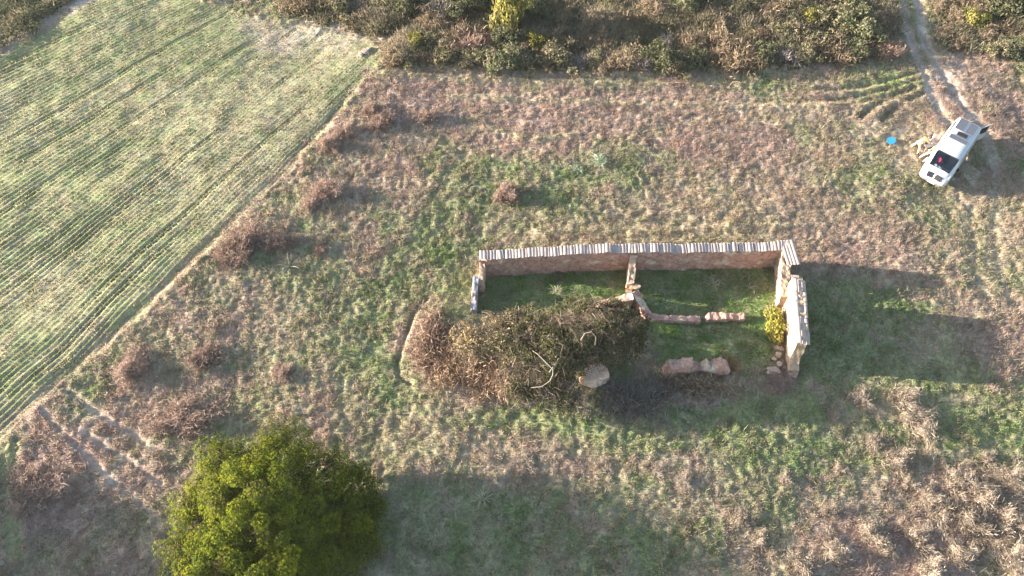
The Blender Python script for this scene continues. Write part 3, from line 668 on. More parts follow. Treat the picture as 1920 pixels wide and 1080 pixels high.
# ------------------------------------------------------------------ ruin
def n3(p, s, seed):
    return vn(p[:, 0] + p[:, 2] * 1.7, p[:, 1] + p[:, 2] * 0.9, s, seed)
def wall_mesh(name, a, b, thick, prof, seed, rough=.05, ragged=.08, step=.08, base=-.25, hseg=.12, taper=.0):
    """earth wall from a to b; prof = [(t, height), ...]; ragged top"""
    a = Vector((a[0], a[1], 0)); b = Vector((b[0], b[1], 0))
    L = (b - a).length; d = (b - a) / L; nrm = Vector((-d.y, d.x, 0))
    ns = max(3, int(L / step) + 1); r = np.random.default_rng(seed)
    tt = np.linspace(0, 1, ns)
    hh = np.interp(tt, [p[0] for p in prof], [p[1] for p in prof])
    hmax = hh.max(); nz = max(3, int(hmax / hseg)); nk = max(3, int(thick / .12))
    steps = ragged * (np.round(vn(tt * L, tt * 0, .45, seed + 1) * 3) / 3 + .7 * vn(tt * L, tt * 0, .22, seed + 2))
    hh = np.maximum(hh + steps, .05)
    rings = []
    for i in range(ns):
        c = a + d * (L * tt[i])
        g0 = base
        ring = []
        for k in range(nz + 1): ring.append((-.5, k / nz))
        for k in range(1, nk): ring.append((-.5 + k / nk, 1))
        for k in range(nz, -1, -1): ring.append((.5, k / nz))
        zz = gz(c.x, c.y)
        rr = []
        for (s_, q) in ring:
            tk = thick * (1 - taper * q)
            z = zz + g0 + (hh[i] - g0) * q
            if q == 1: z += .03 * vn(np.array([tt[i] * L]), np.array([s_ * thick * 3]), .2, seed + 5)[0]
            rr.append((c.x + nrm.x * s_ * tk, c.y + nrm.y * s_ * tk, z))
        rings.append(rr)
    V = np.array(rings).reshape(-1, 3); m = len(rings[0])
    for ax in range(3):
        V[:, ax] += rough * (n3(V, .55, seed + 10 + ax) + .7 * n3(V, .2, seed + 20 + ax) + .45 * n3(V, .1, seed + 30 + ax)) * (1 if ax < 2 else .5)
    F = []
    for i in range(ns - 1):
        for k in range(m - 1):
            p = i * m + k; F.append((p, p + m, p + m + 1, p + 1))
    bm = bmesh.new(); vs = [bm.verts.new(v) for v in V]
    for f in F: bm.faces.new([vs[q] for q in f])
    for e0, rev in ((0, False), ((ns - 1) * m, True)):   # ends: strips across
        n2 = m
        lo, hi = 0, m - 1
        while hi - lo > 1:
            q = [vs[e0 + lo], vs[e0 + lo + 1], vs[e0 + hi - 1], vs[e0 + hi]]
            if len(set(q)) == 4: bm.faces.new(q if not rev else q[::-1])
            else:
                q = list(dict.fromkeys(q))
                if len(q) == 3: bm.faces.new(q if not rev else q[::-1])
            lo += 1; hi -= 1
    bmesh.ops.recalc_face_normals(bm, faces=bm.faces)
    me = bpy.data.meshes.new(name); bm.to_mesh(me); bm.free()
    return me
def arch_tile(bm, p, axis_, up, L, r0, r1, th=.018, seg=7):
    """one half-round roof tile from p along axis_"""
    axis_ = axis_.normalized(); side = axis_.cross(up).normalized(); up = side.cross(axis_).normalized()
    A = []
    for (q, r) in ((0, r0), (L, r1)):
        for rad in (r, r - th):
            A.append([bm.verts.new(p + axis_ * q + (side * math.cos(t) + up * math.sin(t) * .4) * rad) for t in [math.pi * k / seg for k in range(seg + 1)]])
    o0, i0, o1, i1 = A
    for k in range(seg):
        bm.faces.new((o0[k], o0[k + 1], o1[k + 1], o1[k])); bm.faces.new((i0[k], i1[k], i1[k + 1], i0[k + 1]))
        bm.faces.new((o0[k], i0[k], i0[k + 1], o0[k + 1])); bm.faces.new((o1[k], o1[k + 1], i1[k + 1], i1[k]))
    for k in (0, seg): bm.faces.new((o0[k], o1[k], i1[k], i0[k]))
WA = at(905, 517); WB = at(1452, 500)                # foot of the back wall's inner face
d_ = (WB - WA).normalized(); n_ = Vector((-d_.y, d_.x, 0))
TH = .55; HB = 1.95
ctr = (WA + WB) / 2
ruin = empty('ruined_building', (0, 0, 0), 0, 'roofless earth-walled ruin with a row of old tiles still on its long back wall', 'ruin')
a = WA + n_ * TH / 2 - d_ * .1; b = WB + n_ * TH / 2 + d_ * .5
bw = link('back_wall', wall_mesh('back_wall', a, b, TH, [(0, HB - .25), (.02, HB), (1, HB + .05)], 3, rough=.06, ragged=.03), M_ADOBE, ruin)
# row of tiles lying across the top of the back wall
rd = random.Random(4)
bm = bmesh.new(); L = (b - a).length; n = int(L / .20)
zb = gz(ctr.x, ctr.y)
for i in range(n):
    t = (i + .5) / n * L
    p = a + d_ * (t - .02); sag = .03 * math.sin(t * .9) + .02 * math.sin(t * 2.3 + 1)
    z = gz(a.x + d_.x * t, a.y + d_.y * t) + HB + .14 + sag * .5 + rd.uniform(-.007, .007)
    st = p - n_ * (.34 + rd.uniform(-.02, .02)); st.z = z - .05
    ax = n_ * .9 + Vector((0, 0, .20 + rd.uniform(-.015, .015))) + d_ * rd.uniform(-.035, .035)
    if rd.random() < .02: continue
    if rd.random() < .08: st.z += .03; ax = ax + d_ * rd.uniform(-.12, .12)
    arch_tile(bm, st, ax, Vector((0, 0, 1)), .60 + rd.uniform(-.015, .015), .108, .098)
    q = st + d_ * .10; q.z += .03          # channel tile between two covers
    arch_tile(bm, q + ax.normalized() * .02, ax, Vector((0, 0, -1)), .58, .09, .09)
from_bm('tile_row', bm, M_TILE, bw)
# a thin bed of mortar under the tiles
# partition, from the back wall towards the camera
pa = at(1182, 513) + n_ * .1; pb = at(1178, 552)
pw = link('partition_wall', wall_mesh('partition_wall', pb, pa, .42, [(0, 1.05), (.35, 1.3), (1, 1.85)], 8, rough=.05, ragged=.06), M_ADOBE_PALE, ruin)
# end wall on the right: low stretch, then the tall stretch that still carries tiles
ea = at(1452, 500) + n_ * .1 + d_ * .25; eb = at(1463, 578)
ew = link('end_wall', wall_mesh('end_wall', eb, ea, .55, [(0, 1.25), (.25, 1.2), (.5, 1.55), (1, 2.0)], 12, rough=.05, ragged=.05), M_ADOBE_PALE, ruin)
bm = bmesh.new()
for k in range(4):
    st = WB + n_ * (TH * .5 + .32) + d_ * (.02 + .2 * k); st.z = gz(st.x, st.y) + HB + .24
    arch_tile(bm, st, -n_ * 1.0 + Vector((0, 0, -.12)) + d_ * .10, Vector((0, 0, 1)), 1.75, .105, .115)
from_bm('corner_tiles', bm, M_TILE, ew)
fa = at(1466, 572); fb = at(1474, 702)
HT = 2.55
dd = (fa - fb).normalized(); nn = Vector((dd.y, -dd.x, 0))      # nn points away from the rooms
tw = link('tall_end_wall', wall_mesh('tall_end_wall', fb + nn * .28, fa + nn * .28 + dd * .5, .56, [(0, .45), (.06, .7), (.1, 1.0), (.13, 1.9), (.16, HT), (1, HT)], 15, rough=.028, ragged=.02), M_ADOBE_PALE, ruin)
bm = bmesh.new()
LT = (fa - fb).length
for row, off in enumerate((-.06, .19, .44)):
    q = .14 * LT; kk = 0
    while q < LT + .2:
        st = fb + dd * (q) + nn * (.16 + off); st.z = gz(st.x, st.y) + HT + .06 - .05 * row + rd.uniform(-.006, .006)
        arch_tile(bm, st, dd + nn * rd.uniform(-.008, .008), Vector((0, 0, 1)), .87, .112, .112)
        q += .88
for k in range(2):
    st = fa + dd * (.42 + .0 * k) + nn * (-.18 + .2 * k); st.z = gz(st.x, st.y) + HT + .06
    arch_tile(bm, st, nn, Vector((0, 0, 1)), .3, .1, .1)
from_bm('coping_tiles', bm, M_TILE, tw)
# middle wall, low and broken, from the bramble to the right
m0 = at(1092, 586); m1 = at(1182, 572); m2 = at(1215, 600); m3 = at(1312, 602)
mw = link('middle_wall', wall_mesh('middle_wall', m0, m1, .5, [(0, .3), (.6, .6), (1, .95)], 21, rough=.06, ragged=.05), M_ADOBE, ruin)
link('middle_wall', wall_mesh('middle_wall', m1 + Vector((.2, .35, 0)), m2, .5, [(0, .95), (.5, .6), (1, .38)], 22, rough=.06, ragged=.06), M_ADOBE, ruin)
link('middle_wall', wall_mesh('middle_wall', m2, m3, .42, [(0, .38), (.4, .3), (1, .34)], 24, rough=.05, ragged=.05), M_ADOBE, ruin)
# left end wall: a dark weathered piece and a pale stub behind it
l0 = at(889, 592); l1 = at(893, 541)
lw = link('side_wall', wall_mesh('side_wall', l0, l1, .34, [(0, .5), (.45, .8), (.5, 1.1), (1, 1.35)], 27, rough=.035, ragged=.05), M_SLATE, ruin)
l2 = at(902, 552); l3 = at(906, 520)
link('wall_stub', wall_mesh('wall_stub', l2, l3 + n_ * .2, .36, [(0, 1.0), (.6, 1.15), (1, 1.55)], 29, rough=.05, ragged=.08), M_ADOBE_PALE, ruin)

def free_wall(name, label, cat, a, b, th, prof, seed, mat, **k):
    o = link(name, wall_mesh(name, a, b, th, prof, seed, **k), mat)
    return tag(o, label, cat)
free_wall('wall_remnant', 'low pinkish length of earth wall right of the gap in the middle wall', 'wall', at(1322, 599), at(1396, 597), .45, [(0, .3), (.1, .42), (.8, .36), (1, .25)], 33, M_ADOBE, rough=.06, ragged=.04)
free_wall('front_wall_remnant', 'broken front wall piece with a jagged top, brush piled against it', 'wall', at(1242, 702), at(1360, 700), .62, [(0, .7), (.06, 1.2), (.4, 1.25), (.43, .95), (.8, .92), (.9, 1.1), (1, .75)], 36, M_ADOBE, rough=.09, ragged=.3)

def rock(name, p, r, seed, label, cat, mat, sc=(1, 1, .6), group=None, rz=0):
    bm = bmesh.new(); bmesh.ops.create_icosphere(bm, subdivisions=3, radius=r)
    V = np.array([v.co for v in bm.verts])
    dsp = .36 * n3(V / r, .8, seed) + .2 * n3(V / r, .35, seed + 1)
    for v, q in zip(bm.verts, dsp):
        v.co = v.co * (1 + q)
        v.co = Vector((v.co.x * sc[0], v.co.y * sc[1], math.copysign(min(abs(v.co.z), r * .66), v.co.z) * sc[2]))
    o = from_bm(name, bm, mat); o.location = p; o.rotation_euler.z = rz
    return tag(o, label, cat, group)
rock('boulder', on(1117, 709, .24), .66, 3, 'big pale flat-topped block lying in front of the bramble', 'rock', mat_noise('pale_block_sunlit', (0.52, 0.35, 0.25), (0.70, 0.50, 0.37), 4, .95, .8, .05), (1.15, .8, .85), rz=.35)  # pale block, its colour brightened and warmed in place of direct sun
rock('stone', on(1451, 697, .12), .33, 9, 'pale oblong stone by the foot of the tall end wall', 'rock', M_STONE, (1.3, .7, .6))
rock('stone', on(1487, 702, .1), .3, 10, 'small stone at the broken tip of the tall end wall', 'rock', M_STONE, (1, .8, .7))
rock('stone', on(1188, 553, .9), .22, 12, 'lump of earth wall capping the junction of partition and middle wall', 'rock', M_ADOBE_PALE, (1.5, .8, .6))
for k, (px, py, r) in enumerate([(1456, 652, .15), (1459, 666, .2), (1451, 674, .13), (1461, 684, .17), (1458, 642, .13), (1464, 656, .14)]):
    rock('rubble_stone', on(px, py, .08), r, 20 + k, 'brown rubble stone heaped at the foot of the end wall', 'rock', M_STONE, (1, 1, .7), 'rubble along the end wall', rz=k)
rock('rubble_stone', on(1178, 560, .5), .18, 31, 'dark stone below the near end of the partition wall', 'rock', M_SLATE, (1, 1, .7))

for k, (px, py, r) in enumerate([(684, 98, .28), (692, 92, .22), (676, 104, .2), (1052, 129, .3), (1075, 131, .24), (1062, 126, .18), (1450, 127, .3), (1470, 130, .22), (1128, 133, .2)]):
    rock('field_stone', on(px, py, .06), r, 40 + k, 'pale stone cleared to the near edge of the scrub belt' if k > 2 else 'pale grey stone at the upper corner of the crop field', 'rock', M_STONE,
         (1.2, .8, .6), 'pale stones along the scrub belt' if k > 2 else 'grey stones at the field corner', rz=k)
def stalks(name, px, py, rad, h, n, cols, seed, label):
    rs = np.random.default_rng(seed)
    B = np.stack([rs.normal(0, rad * .25, n), rs.normal(0, rad * .25, n), np.zeros(n)], 1)
    a = rs.uniform(0, 6.28, n); d = np.stack([np.cos(a), np.sin(a), rs.uniform(.3, 1.4, n)], 1); d /= np.linalg.norm(d, axis=1)[:, None]
    M1 = B + d * (h * rs.uniform(.5, .8, n))[:, None]; T = M1 + (d * np.array((1, 1, -.1)) + np.array((0, 0, -.25))) * (h * .5)
    s_ = rs.normal(0, 1, (n, 3)); s_ /= np.linalg.norm(s_, axis=1)[:, None]; s_ *= .014
    Vv = np.stack([B - s_, B + s_, M1 + s_, M1 - s_, T], 1).reshape(-1, 3); o = (np.arange(n) * 5)[:, None]
    Ff = np.concatenate([o + np.array([[0, 1, 2]]), o + np.array([[0, 2, 3]]), o + np.array([[3, 2, 4]])])
    cc = np.array(cols)[rs.integers(0, len(cols), n)]
    o_ = link(name, mesh_np(name, Vv, Ff, np.repeat(cc, 5, 0)), M_DRY); o_.location = on(px, py); return tag(o_, label, 'plant')
PS = [(0.50, 0.46, 0.36), (0.40, 0.37, 0.27), (0.30, 0.32, 0.18)]
stalks('dead_weed', 1338, 532, .5, .75, 60, PS, 1, 'pale dead weed with arching stalks in the right room of the ruin')
stalks('dead_weed', 1042, 548, .45, .6, 40, PS, 2, 'pale dead weed with arching stalks in the left room of the ruin')
stalks('dead_weed', 1405, 540, .4, .5, 30, PS, 3, 'small pale dead weed near the right end of the ruin room')
stalks('dead_weed', 543, 500, .15, 1.1, 14, PS, 4, 'tall thin pale weed below the field-edge dry bushes')
stalks('thistle', 1125, 305, .6, .8, 120, [(0.42, 0.46, 0.34), (0.34, 0.40, 0.26)], 5, 'pale whitish-green thistle patch behind the ruin, right-hand plant')
stalks('thistle', 1080, 318, .5, .6, 80, [(0.42, 0.46, 0.34), (0.34, 0.40, 0.26)], 6, 'pale whitish-green thistle patch behind the ruin, left-hand plant')
stalks('dead_weed', 905, 935, .5, .7, 60, PS, 7, 'pale dead weed in the shade right of the evergreen tree')

# ------------------------------------------------------------------ bramble thicket in the ruin
BP = on(1035, 680); 
br = empty('bramble_thicket', (BP.x, BP.y, BP.z - .1), 0, 'huge tangled bramble with pale dead branches filling the front left of the ruin', 'bush')
r = np.random.default_rng(55)
def local(px, py, z): p = at(px, py, z); return np.array((p.x - BP.x, p.y - BP.y, z))
lumps = []
for px, py, z, rad in [(900, 640, 1.0, 1.3), (930, 620, 1.3, 1.3), (880, 660, .8, 1.2), (960, 640, 1.6, 1.4), (1000, 620, 1.6, 1.4), (1050, 610, 1.5, 1.4), (1100, 605, 1.4, 1.4), (1150, 600, 1.2, 1.3), (1190, 615, .9, 1.1), (1180, 650, .9, 1.2), (1130, 640, 1.5, 1.4), (1080, 645, 1.9, 1.5), (1030, 650, 2.0, 1.5), (980, 680, 1.7, 1.4), (1020, 690, 1.8, 1.4), (1070, 690, 1.6, 1.3), (1040, 720, 1.1, 1.3), (1000, 725, .9, 1.2), (960, 715, .9, 1.2), (1150, 670, .9, 1.1), (920, 600, .8, 1.0), (960, 595, 1.0, 1.0), (870, 615, .6, 1.0), (1060, 750, .6, 1.0), (1110, 665, 1.5, 1.2), (1000, 590, .9, .9), (1020, 745, .9, 1.2), (975, 740, .7, 1.0), (1060, 735, .9, 1.1), (1085, 660, 2.1, 1.2), (1150, 640, 1.6, 1.2), (1185, 635, 1.3, 1.1), (1040, 670, 2.3, 1.3), (1125, 615, 1.8, 1.2), (1120, 588, .8, .9), (1150, 590, .7, .9), (1080, 582, .8, .9)]:
    py += 20 * max(0, min(1, (1085 - px) / 150)) if py < 640 else 4
    lumps.append((*local(px, py, z * 1.1 + .7 * max(0, min(1, (1010 - px) / 90))), rad * .85))
lumps = np.array(lumps)
def lump_pts(n, lo, hi, rs):
    k = rs.choice(len(lumps), n, p=lumps[:, 3] ** 2 / (lumps[:, 3] ** 2).sum())
    d = rs.normal(0, 1, (n, 3)); d /= np.linalg.norm(d, axis=1)[:, None]; d[:, 2] = np.abs(d[:, 2]) * .9 - .05
    P = lumps[k, :3] + d * (lumps[k, 3] * rs.uniform(lo, hi, n))[:, None]
    P[:, 2] = np.clip(P[:, 2], .05, None)
    return P, d
P, D = lump_pts(46000, .7, 1.05, r)
ca = np.array([(0.085, 0.098, 0.038), (0.115, 0.125, 0.05), (0.06, 0.07, 0.03), (0.15, 0.15, 0.065), (0.09, 0.075, 0.05)])
cb = np.array([(0.33, 0.255, 0.14), (0.28, 0.225, 0.12), (0.37, 0.275, 0.18)])
tan = sstep(-1.6, -4.6, P[:, 0] + .9 * vn(P[:, 0], P[:, 1], 1.2, 5) + .35 * P[:, 1] * -1 * 0) 
C = np.where((r.random(len(P)) < tan)[:, None], cb[r.integers(0, 3, len(P))], ca[r.integers(0, 5, len(P))]) * (1 + r.normal(0, .16, len(P)))[:, None]
thin = r.random(len(P)) < np.clip(.5 + .75 * vn(P[:, 0], P[:, 1], .6, 9) - .25 * sstep(-.4, -1.9, P[:, 1]), .04, 1)
v, f, c = leaf_cards(P[thin], D[thin], .08, r, np.clip(C[thin], .01, .6))
link('foliage', mesh_np('foliage', v, f, c), M_SCRUB, br)
# canes: thin arching stems over and through the thicket
n = 9000
P, D = lump_pts(n, .5, 1.22, r)
d2 = r.normal(0, 1, (n, 3)); d2[:, 2] *= .35; d2 /= np.linalg.norm(d2, axis=1)[:, None]
LL = r.uniform(.2, .75, n)[:, None]
A_, B_ = P - d2 * LL * .5, P + d2 * LL * .5
A_[:, 2] -= .12 * LL[:, 0]; B_[:, 2] -= .12 * LL[:, 0]
A_[:, 2] = np.clip(A_[:, 2], .02, None); B_[:, 2] = np.clip(B_[:, 2], .02, None)
s_ = np.cross(d2, r.normal(0, 1, (n, 3))); s_ /= np.linalg.norm(s_, axis=1)[:, None]; s_ *= (r.uniform(.006, .016, n))[:, None]
Vv = np.stack([A_ - s_, A_ + s_, P + s_, P - s_, B_ + s_ * .5, B_ - s_ * .5], 1).reshape(-1, 3)
o_ = (np.arange(n) * 6)[:, None]
Ff = np.concatenate([o_ + np.array([[0, 1, 2, 3]]), o_ + np.array([[3, 2, 4, 5]])])
cc = np.array([(0.16, 0.12, 0.09), (0.21, 0.16, 0.125), (0.11, 0.085, 0.065), (0.34, 0.28, 0.22)])[r.choice(4, n, p=[.3, .3, .32, .08])] * (1 + r.normal(0, .15, n))[:, None]
link('canes', mesh_np('canes', Vv, Ff, np.repeat(np.clip(cc, .02, .6), 6, 0)), M_DRY, br)
bm = bmesh.new()
M_DEAD = mat_noise('dead_wood', (0.24, 0.20, 0.165), (0.38, 0.33, 0.28), 9, .9, .4, .02)
def br_path(bm, L, r0, r1):
    tube(bm, [Vector(local(px, py, z + .75)) for px, py, z in L], r0, r1, 6)
br_path(bm, [(1030, 705, 2.2), (1036, 695, 2.5), (1036, 710, 2.3), (1030, 722, 2.0), (1015, 732, 1.8), (995, 734, 1.6)], .035, .015)
br_path(bm, [(1036, 700, 2.5), (1022, 686, 2.7), (1008, 672, 2.8), (998, 665, 2.7)], .03, .012)
br_path(bm, [(1036, 700, 2.5), (1046, 680, 2.6), (1056, 676, 2.5)], .025, .01)
from_bm('dead_branch', bm, M_DEAD, br)
bm = bmesh.new()
br_path(bm, [(1088, 645, 2.5), (1095, 633, 2.9), (1108, 630, 3.0), (1116, 640, 2.8), (1114, 655, 2.4)], .025, .01)
from_bm('dead_branch', bm, M_DEAD, br)

# dry brush on the slope left of the thicket
def brush(px, py, sx, sy, sz, n, cols, seed, label, wd=.04):
    o = link('dry_brush', twig_dome('dry_brush', sx, sy, sz, n, wd, cols, seed, .1), M_DRY); o.location = on(px, py, -.05)
    return tag(o, label, 'brush')
brush(815, 640, 1.3, 2.6, .7, 2600, [(0.27, 0.18, 0.14), (0.33, 0.23, 0.175), (0.21, 0.16, 0.12)], 71, 'purplish-brown dry brush along the slope left of the bramble')
brush(850, 690, 1.7, 2.0, .8, 2600, [(0.36, 0.25, 0.17), (0.42, 0.30, 0.2), (0.28, 0.2, 0.14)], 72, 'sunlit tan dry brush at the lower left foot of the bramble')
brush(930, 715, 1.9, 1.4, .8, 2600, [(0.36, 0.25, 0.18), (0.30, 0.21, 0.15), (0.40, 0.29, 0.2)], 73, 'pinkish dry canes spilling from the front of the bramble')
brush(1300, 726, 2.0, .75, .8, 4200, [(0.30, 0.22, 0.17), (0.25, 0.18, 0.13), (0.36, 0.28, 0.21), (0.18, 0.15, 0.09)], 74, 'brown dry brush heaped against the broken front wall piece')
brush(1370, 690, .8, .8, .7, 900, [(0.36, 0.24, 0.13), (0.28, 0.19, 0.12)], 75, 'rusty dry brush at the right end of the broken front wall piece')
brush(1185, 748, 3.0, 1.4, .4, 4200, [(0.26, 0.225, 0.195), (0.20, 0.175, 0.15), (0.32, 0.28, 0.24)], 76, 'greyish flattened brush in the shade in front of the pale block')
me, cen = crown_mesh('foliage', .75, 1.1, .8, .4, 1500, 16, .35, .075, [(0.25, 0.23, 0.045), (0.2, 0.2, 0.05), (0.3, 0.25, 0.07)], 81)
yb = empty('yellow_bush', on(1448, 615)); tag(yb, 'yellow-green bush growing against the sunlit face of the tall end wall', 'bush')
yb.scale = (1.0, 1.45, .9); link('foliage', me, M_LEAF, yb); link('stem', stems_mesh('stem', cen, 8, .03, 4), M_BARK, yb)

# ------------------------------------------------------------------ camper van
VR = at(1820, 229, 1.93); VF = at(1744, 342, .4)
hd = Vector((VF.x - VR.x, VF.y - VR.y, 0)); VL = hd.length; hd.normalize()
van_c = Vector(((VF.x + VR.x) / 2, (VF.y + VR.y) / 2, 0)); van_c.z = gz(van_c.x, van_c.y) + .02
print('van length', VL)
van = empty('camper_van', van_c, math.atan2(hd.y, hd.x), 'white camper van with grey solar panels on its roof and a rear door standing open', 'van')
M_WHITE = mat_plain('white_paint', (0.46, 0.46, 0.475), .28, 0, .5, .4, .03)
M_BLACK = mat_plain('black_plastic', (0.018, 0.018, 0.02), .5)
M_GREYP = mat_plain('grey_plastic', (0.16, 0.16, 0.18), .6)
M_RUB = mat_plain('tyre_rubber', (0.02, 0.02, 0.02), .85)
M_STEEL = mat_plain('steel', (0.5, 0.5, 0.52), .35, .8)
M_PANEL = mat_plain('solar_cells', (0.10, 0.105, 0.125), .35, 0, .5, .0, .12)
M_GLASS = mat_glass('windscreen_glass', (0.62, 0.68, 0.74), .07)
M_DGLASS = mat_plain('dark_glass', (0.012, 0.014, 0.018), .08, 0, .6)
M_SEAT = mat_plain('seat_cloth', (0.12, 0.13, 0.15), .9)
M_INT = mat_plain('cabin_trim', (0.05, 0.06, 0.075), .8)
M_LAMP = mat_plain('lamp_lens', (0.7, 0.7, 0.72), .1, 0, .6)
M_AWN = mat_plain('awning_cream', (0.70, 0.66, 0.50), .6)
K = VL / 5.0
def st(x, zb, zt, wb, wm, wt, zm=1.02):
    """half ring of the body at x: bottom, sill, waist, cant rail, roof"""
    h = [(0, zb), (wb * .8, zb), (wb, zb + .12), (wm, min(zm, zt - .12)), ((wm + wt) / 2 + .01, (zm + zt) / 2 if zt > zm + .4 else zt - .08), (wt, zt - .07), (wt * .9, zt - .01), (wt * .5, zt + .02), (0, zt + .03)]
    full = [(-y, z) for y, z in h[1:-1]][::-1]
    ring = [(y, z) for y, z in h] + full[0:]
    return [(x * K, y * 1.10, z) for y, z in ring]
SECT = [st(-2.5, .42, 1.86, .80, .82, .70), st(-2.44, .34, 1.92, .86, .88, .74), st(-1.6, .30, 1.93, .88, .90, .76), st(-.4, .30, 1.94, .89, .91, .77), st(.95, .30, 1.92, .89, .91, .77), st(1.18, .30, 1.88, .89, .91, .76),
        st(1.88, .30, 1.17, .88, .89, .72, .95), st(2.06, .30, 1.09, .87, .87, .71, .9), st(2.25, .30, 1.0, .84, .83, .66, .82), st(2.42, .32, .90, .78, .77, .58, .72), st(2.5, .38, .78, .68, .66, .50, .62)]
bm = bmesh.new()
rings = [[bm.verts.new(p) for p in s] for s in SECT]
m = len(rings[0])
for i, (a, b) in enumerate(zip(rings[:-1], rings[1:])):
    for k in range(m):
        if i == 5 and k in (5, 6, 7, 8, 9, 10)[0:0]: continue
        top = k in (6, 7, 8, 9)          # the faces between the two cant rails
        if i == 5 and top: continue      # opening for the windscreen
        bm.faces.new((a[k], b[k], b[(k + 1) % m], a[(k + 1) % m]))
bm.faces.new(rings[0]); bm.faces.new(rings[-1][::-1])
bmesh.ops.recalc_face_normals(bm, faces=bm.faces)
body = from_bm('body', bm, M_WHITE, van, True)
body.data.polygons.foreach_set('use_smooth', [True] * len(body.data.polygons))
md = body.modifiers.new('bevel', 'EDGE_SPLIT'); md.split_angle = R_(38)
def vbox(name, c, s, mat, parent=van, bev=.02, rot=None):
    bm = bmesh.new(); bmesh.ops.create_cube(bm, size=1)
    for v in bm.verts: v.co = Vector((v.co.x * s[0], v.co.y * s[1], v.co.z * s[2]))
    if bev: bmesh.ops.bevel(bm, geom=list(bm.edges), offset=bev, segments=2, affect='EDGES')
    o = from_bm(name, bm, mat, parent); o.location = c
    if rot: o.rotation_euler = rot
    return o
# windscreen: its own slightly bowed sheet in the opening
def sheet(name, P, mat, th=.02, parent=van):
    """quad grid P[i][j] with thickness"""
    bm = bmesh.new(); V = [[bm.verts.new(p) for p in r] for r in P]
    for i in range(len(P) - 1):
        for j in range(len(P[0]) - 1): bm.faces.new((V[i][j], V[i][j + 1], V[i + 1][j + 1], V[i + 1][j]))
    bmesh.ops.recalc_face_normals(bm, faces=bm.faces)
    o = from_bm(name, bm, mat, parent, True)
    if th: s = o.modifiers.new('thick', 'SOLIDIFY'); s.thickness = th; s.offset = 0
    return o
ws = []
for q in np.linspace(0, 1, 5):
    x = (1.19 + (1.87 - 1.19) * q) * K; zt = 1.885 + (1.185 - 1.885) * q; wt = .75 + (.71 - .75) * q
    ws.append([(x + .03 * (1 - (y / wt) ** 2), y, zt + .02 - .03 * (y / wt) ** 2) for y in np.linspace(-wt, wt, 7)])
sheet('windscreen', ws, M_GLASS, 0)
fr = vbox('windscreen_frame', (1.16 * K, 0, 1.915), (.09, 1.5, .03), M_BLACK, bev=.01)
vbox('dashboard', (1.74 * K, 0, 1.02), (.55, 1.5, .22), M_INT, bev=.06)
for y in (-.4, .4):
    s = vbox('seat', (.55 * K, y, .98), (.16, .5, .75), M_SEAT, bev=.06, rot=(0, R_(-12), 0))
    vbox('headrest', (-.03, 0, .46), (.1, .26, .18), M_SEAT, s, .04)
    vbox('cushion', (.28, 0, -.32), (.55, .5, .16), M_SEAT, s, .05)
vbox('bulkhead', (.28 * K, 0, 1.1), (.04, 1.6, 1.5), M_INT, bev=0)
# side windows, 3 mm proud
for sgn in (-1, 1):
    def sp(x, z, off=.012):
        t = (z - 1.02) / (1.86 - 1.02); y = .91 + (.775 - .91) * t + off
        return (x * K, sgn * y, z)
    P = [[sp(x, z) for x in np.linspace(.25, .95 + (1.5 - z) * .75, 4)] for z in np.linspace(1.12, 1.72, 4)]
    sheet('cab_window', P, M_DGLASS, .008)
    if sgn > 0:
        P = [[sp(x, z) for x in np.linspace(-.85, .12, 3)] for z in np.linspace(1.14, 1.70, 4)]; sheet('side_window', P, M_DGLASS, .008)
    mirror = vbox('mirror', (1.22 * K, sgn * 1.02, 1.16), (.16, .2, .26), M_BLACK, bev=.05)
    # headlamp
    vbox('headlight', (2.30 * K, sgn * .64, .80), (.3, .24, .16), M_LAMP, bev=.05, rot=(0, R_(25), sgn * R_(-22)))
    vbox('tail_light', (-2.49 * K, sgn * .76, 1.15), (.05, .1, .5), mat_plain('red_lens', (.35, .02, .02), .2), bev=.02)
    vbox('sill_trim', (-.1 * K, sgn * .885, .36), (2.3 * K, .05, .12), M_GREYP, bev=.02)
# grille: two dark openings with a pale bar between, lower intake, number plate
for sgn in (-1, 1):
    vbox('grille', (2.40 * K, sgn * .27, .90), (.36, .46, .10), M_BLACK, bev=.03, rot=(0, R_(40), sgn * R_(-8)))
vbox('badge', (2.43 * K, 0, .93), (.05, .12, .1), M_STEEL, bev=.02, rot=(0, R_(35), 0))
vbox('bumper', (2.46 * K, 0, .45), (.2, 1.42, .2), M_GREYP, bev=.06)
vbox('number_plate', (2.575 * K, .02, .46), (.02, .5, .11), mat_plain('plate_white', (.75, .75, .75), .4), bev=.006)
vbox('rear_bumper', (-2.5 * K, 0, .42), (.16, 1.6, .16), M_GREYP, bev=.04)
vbox('wiper', (1.86 * K, .12, 1.235), (.03, .9, .02), M_BLACK, bev=.005, rot=(0, 0, R_(4)))
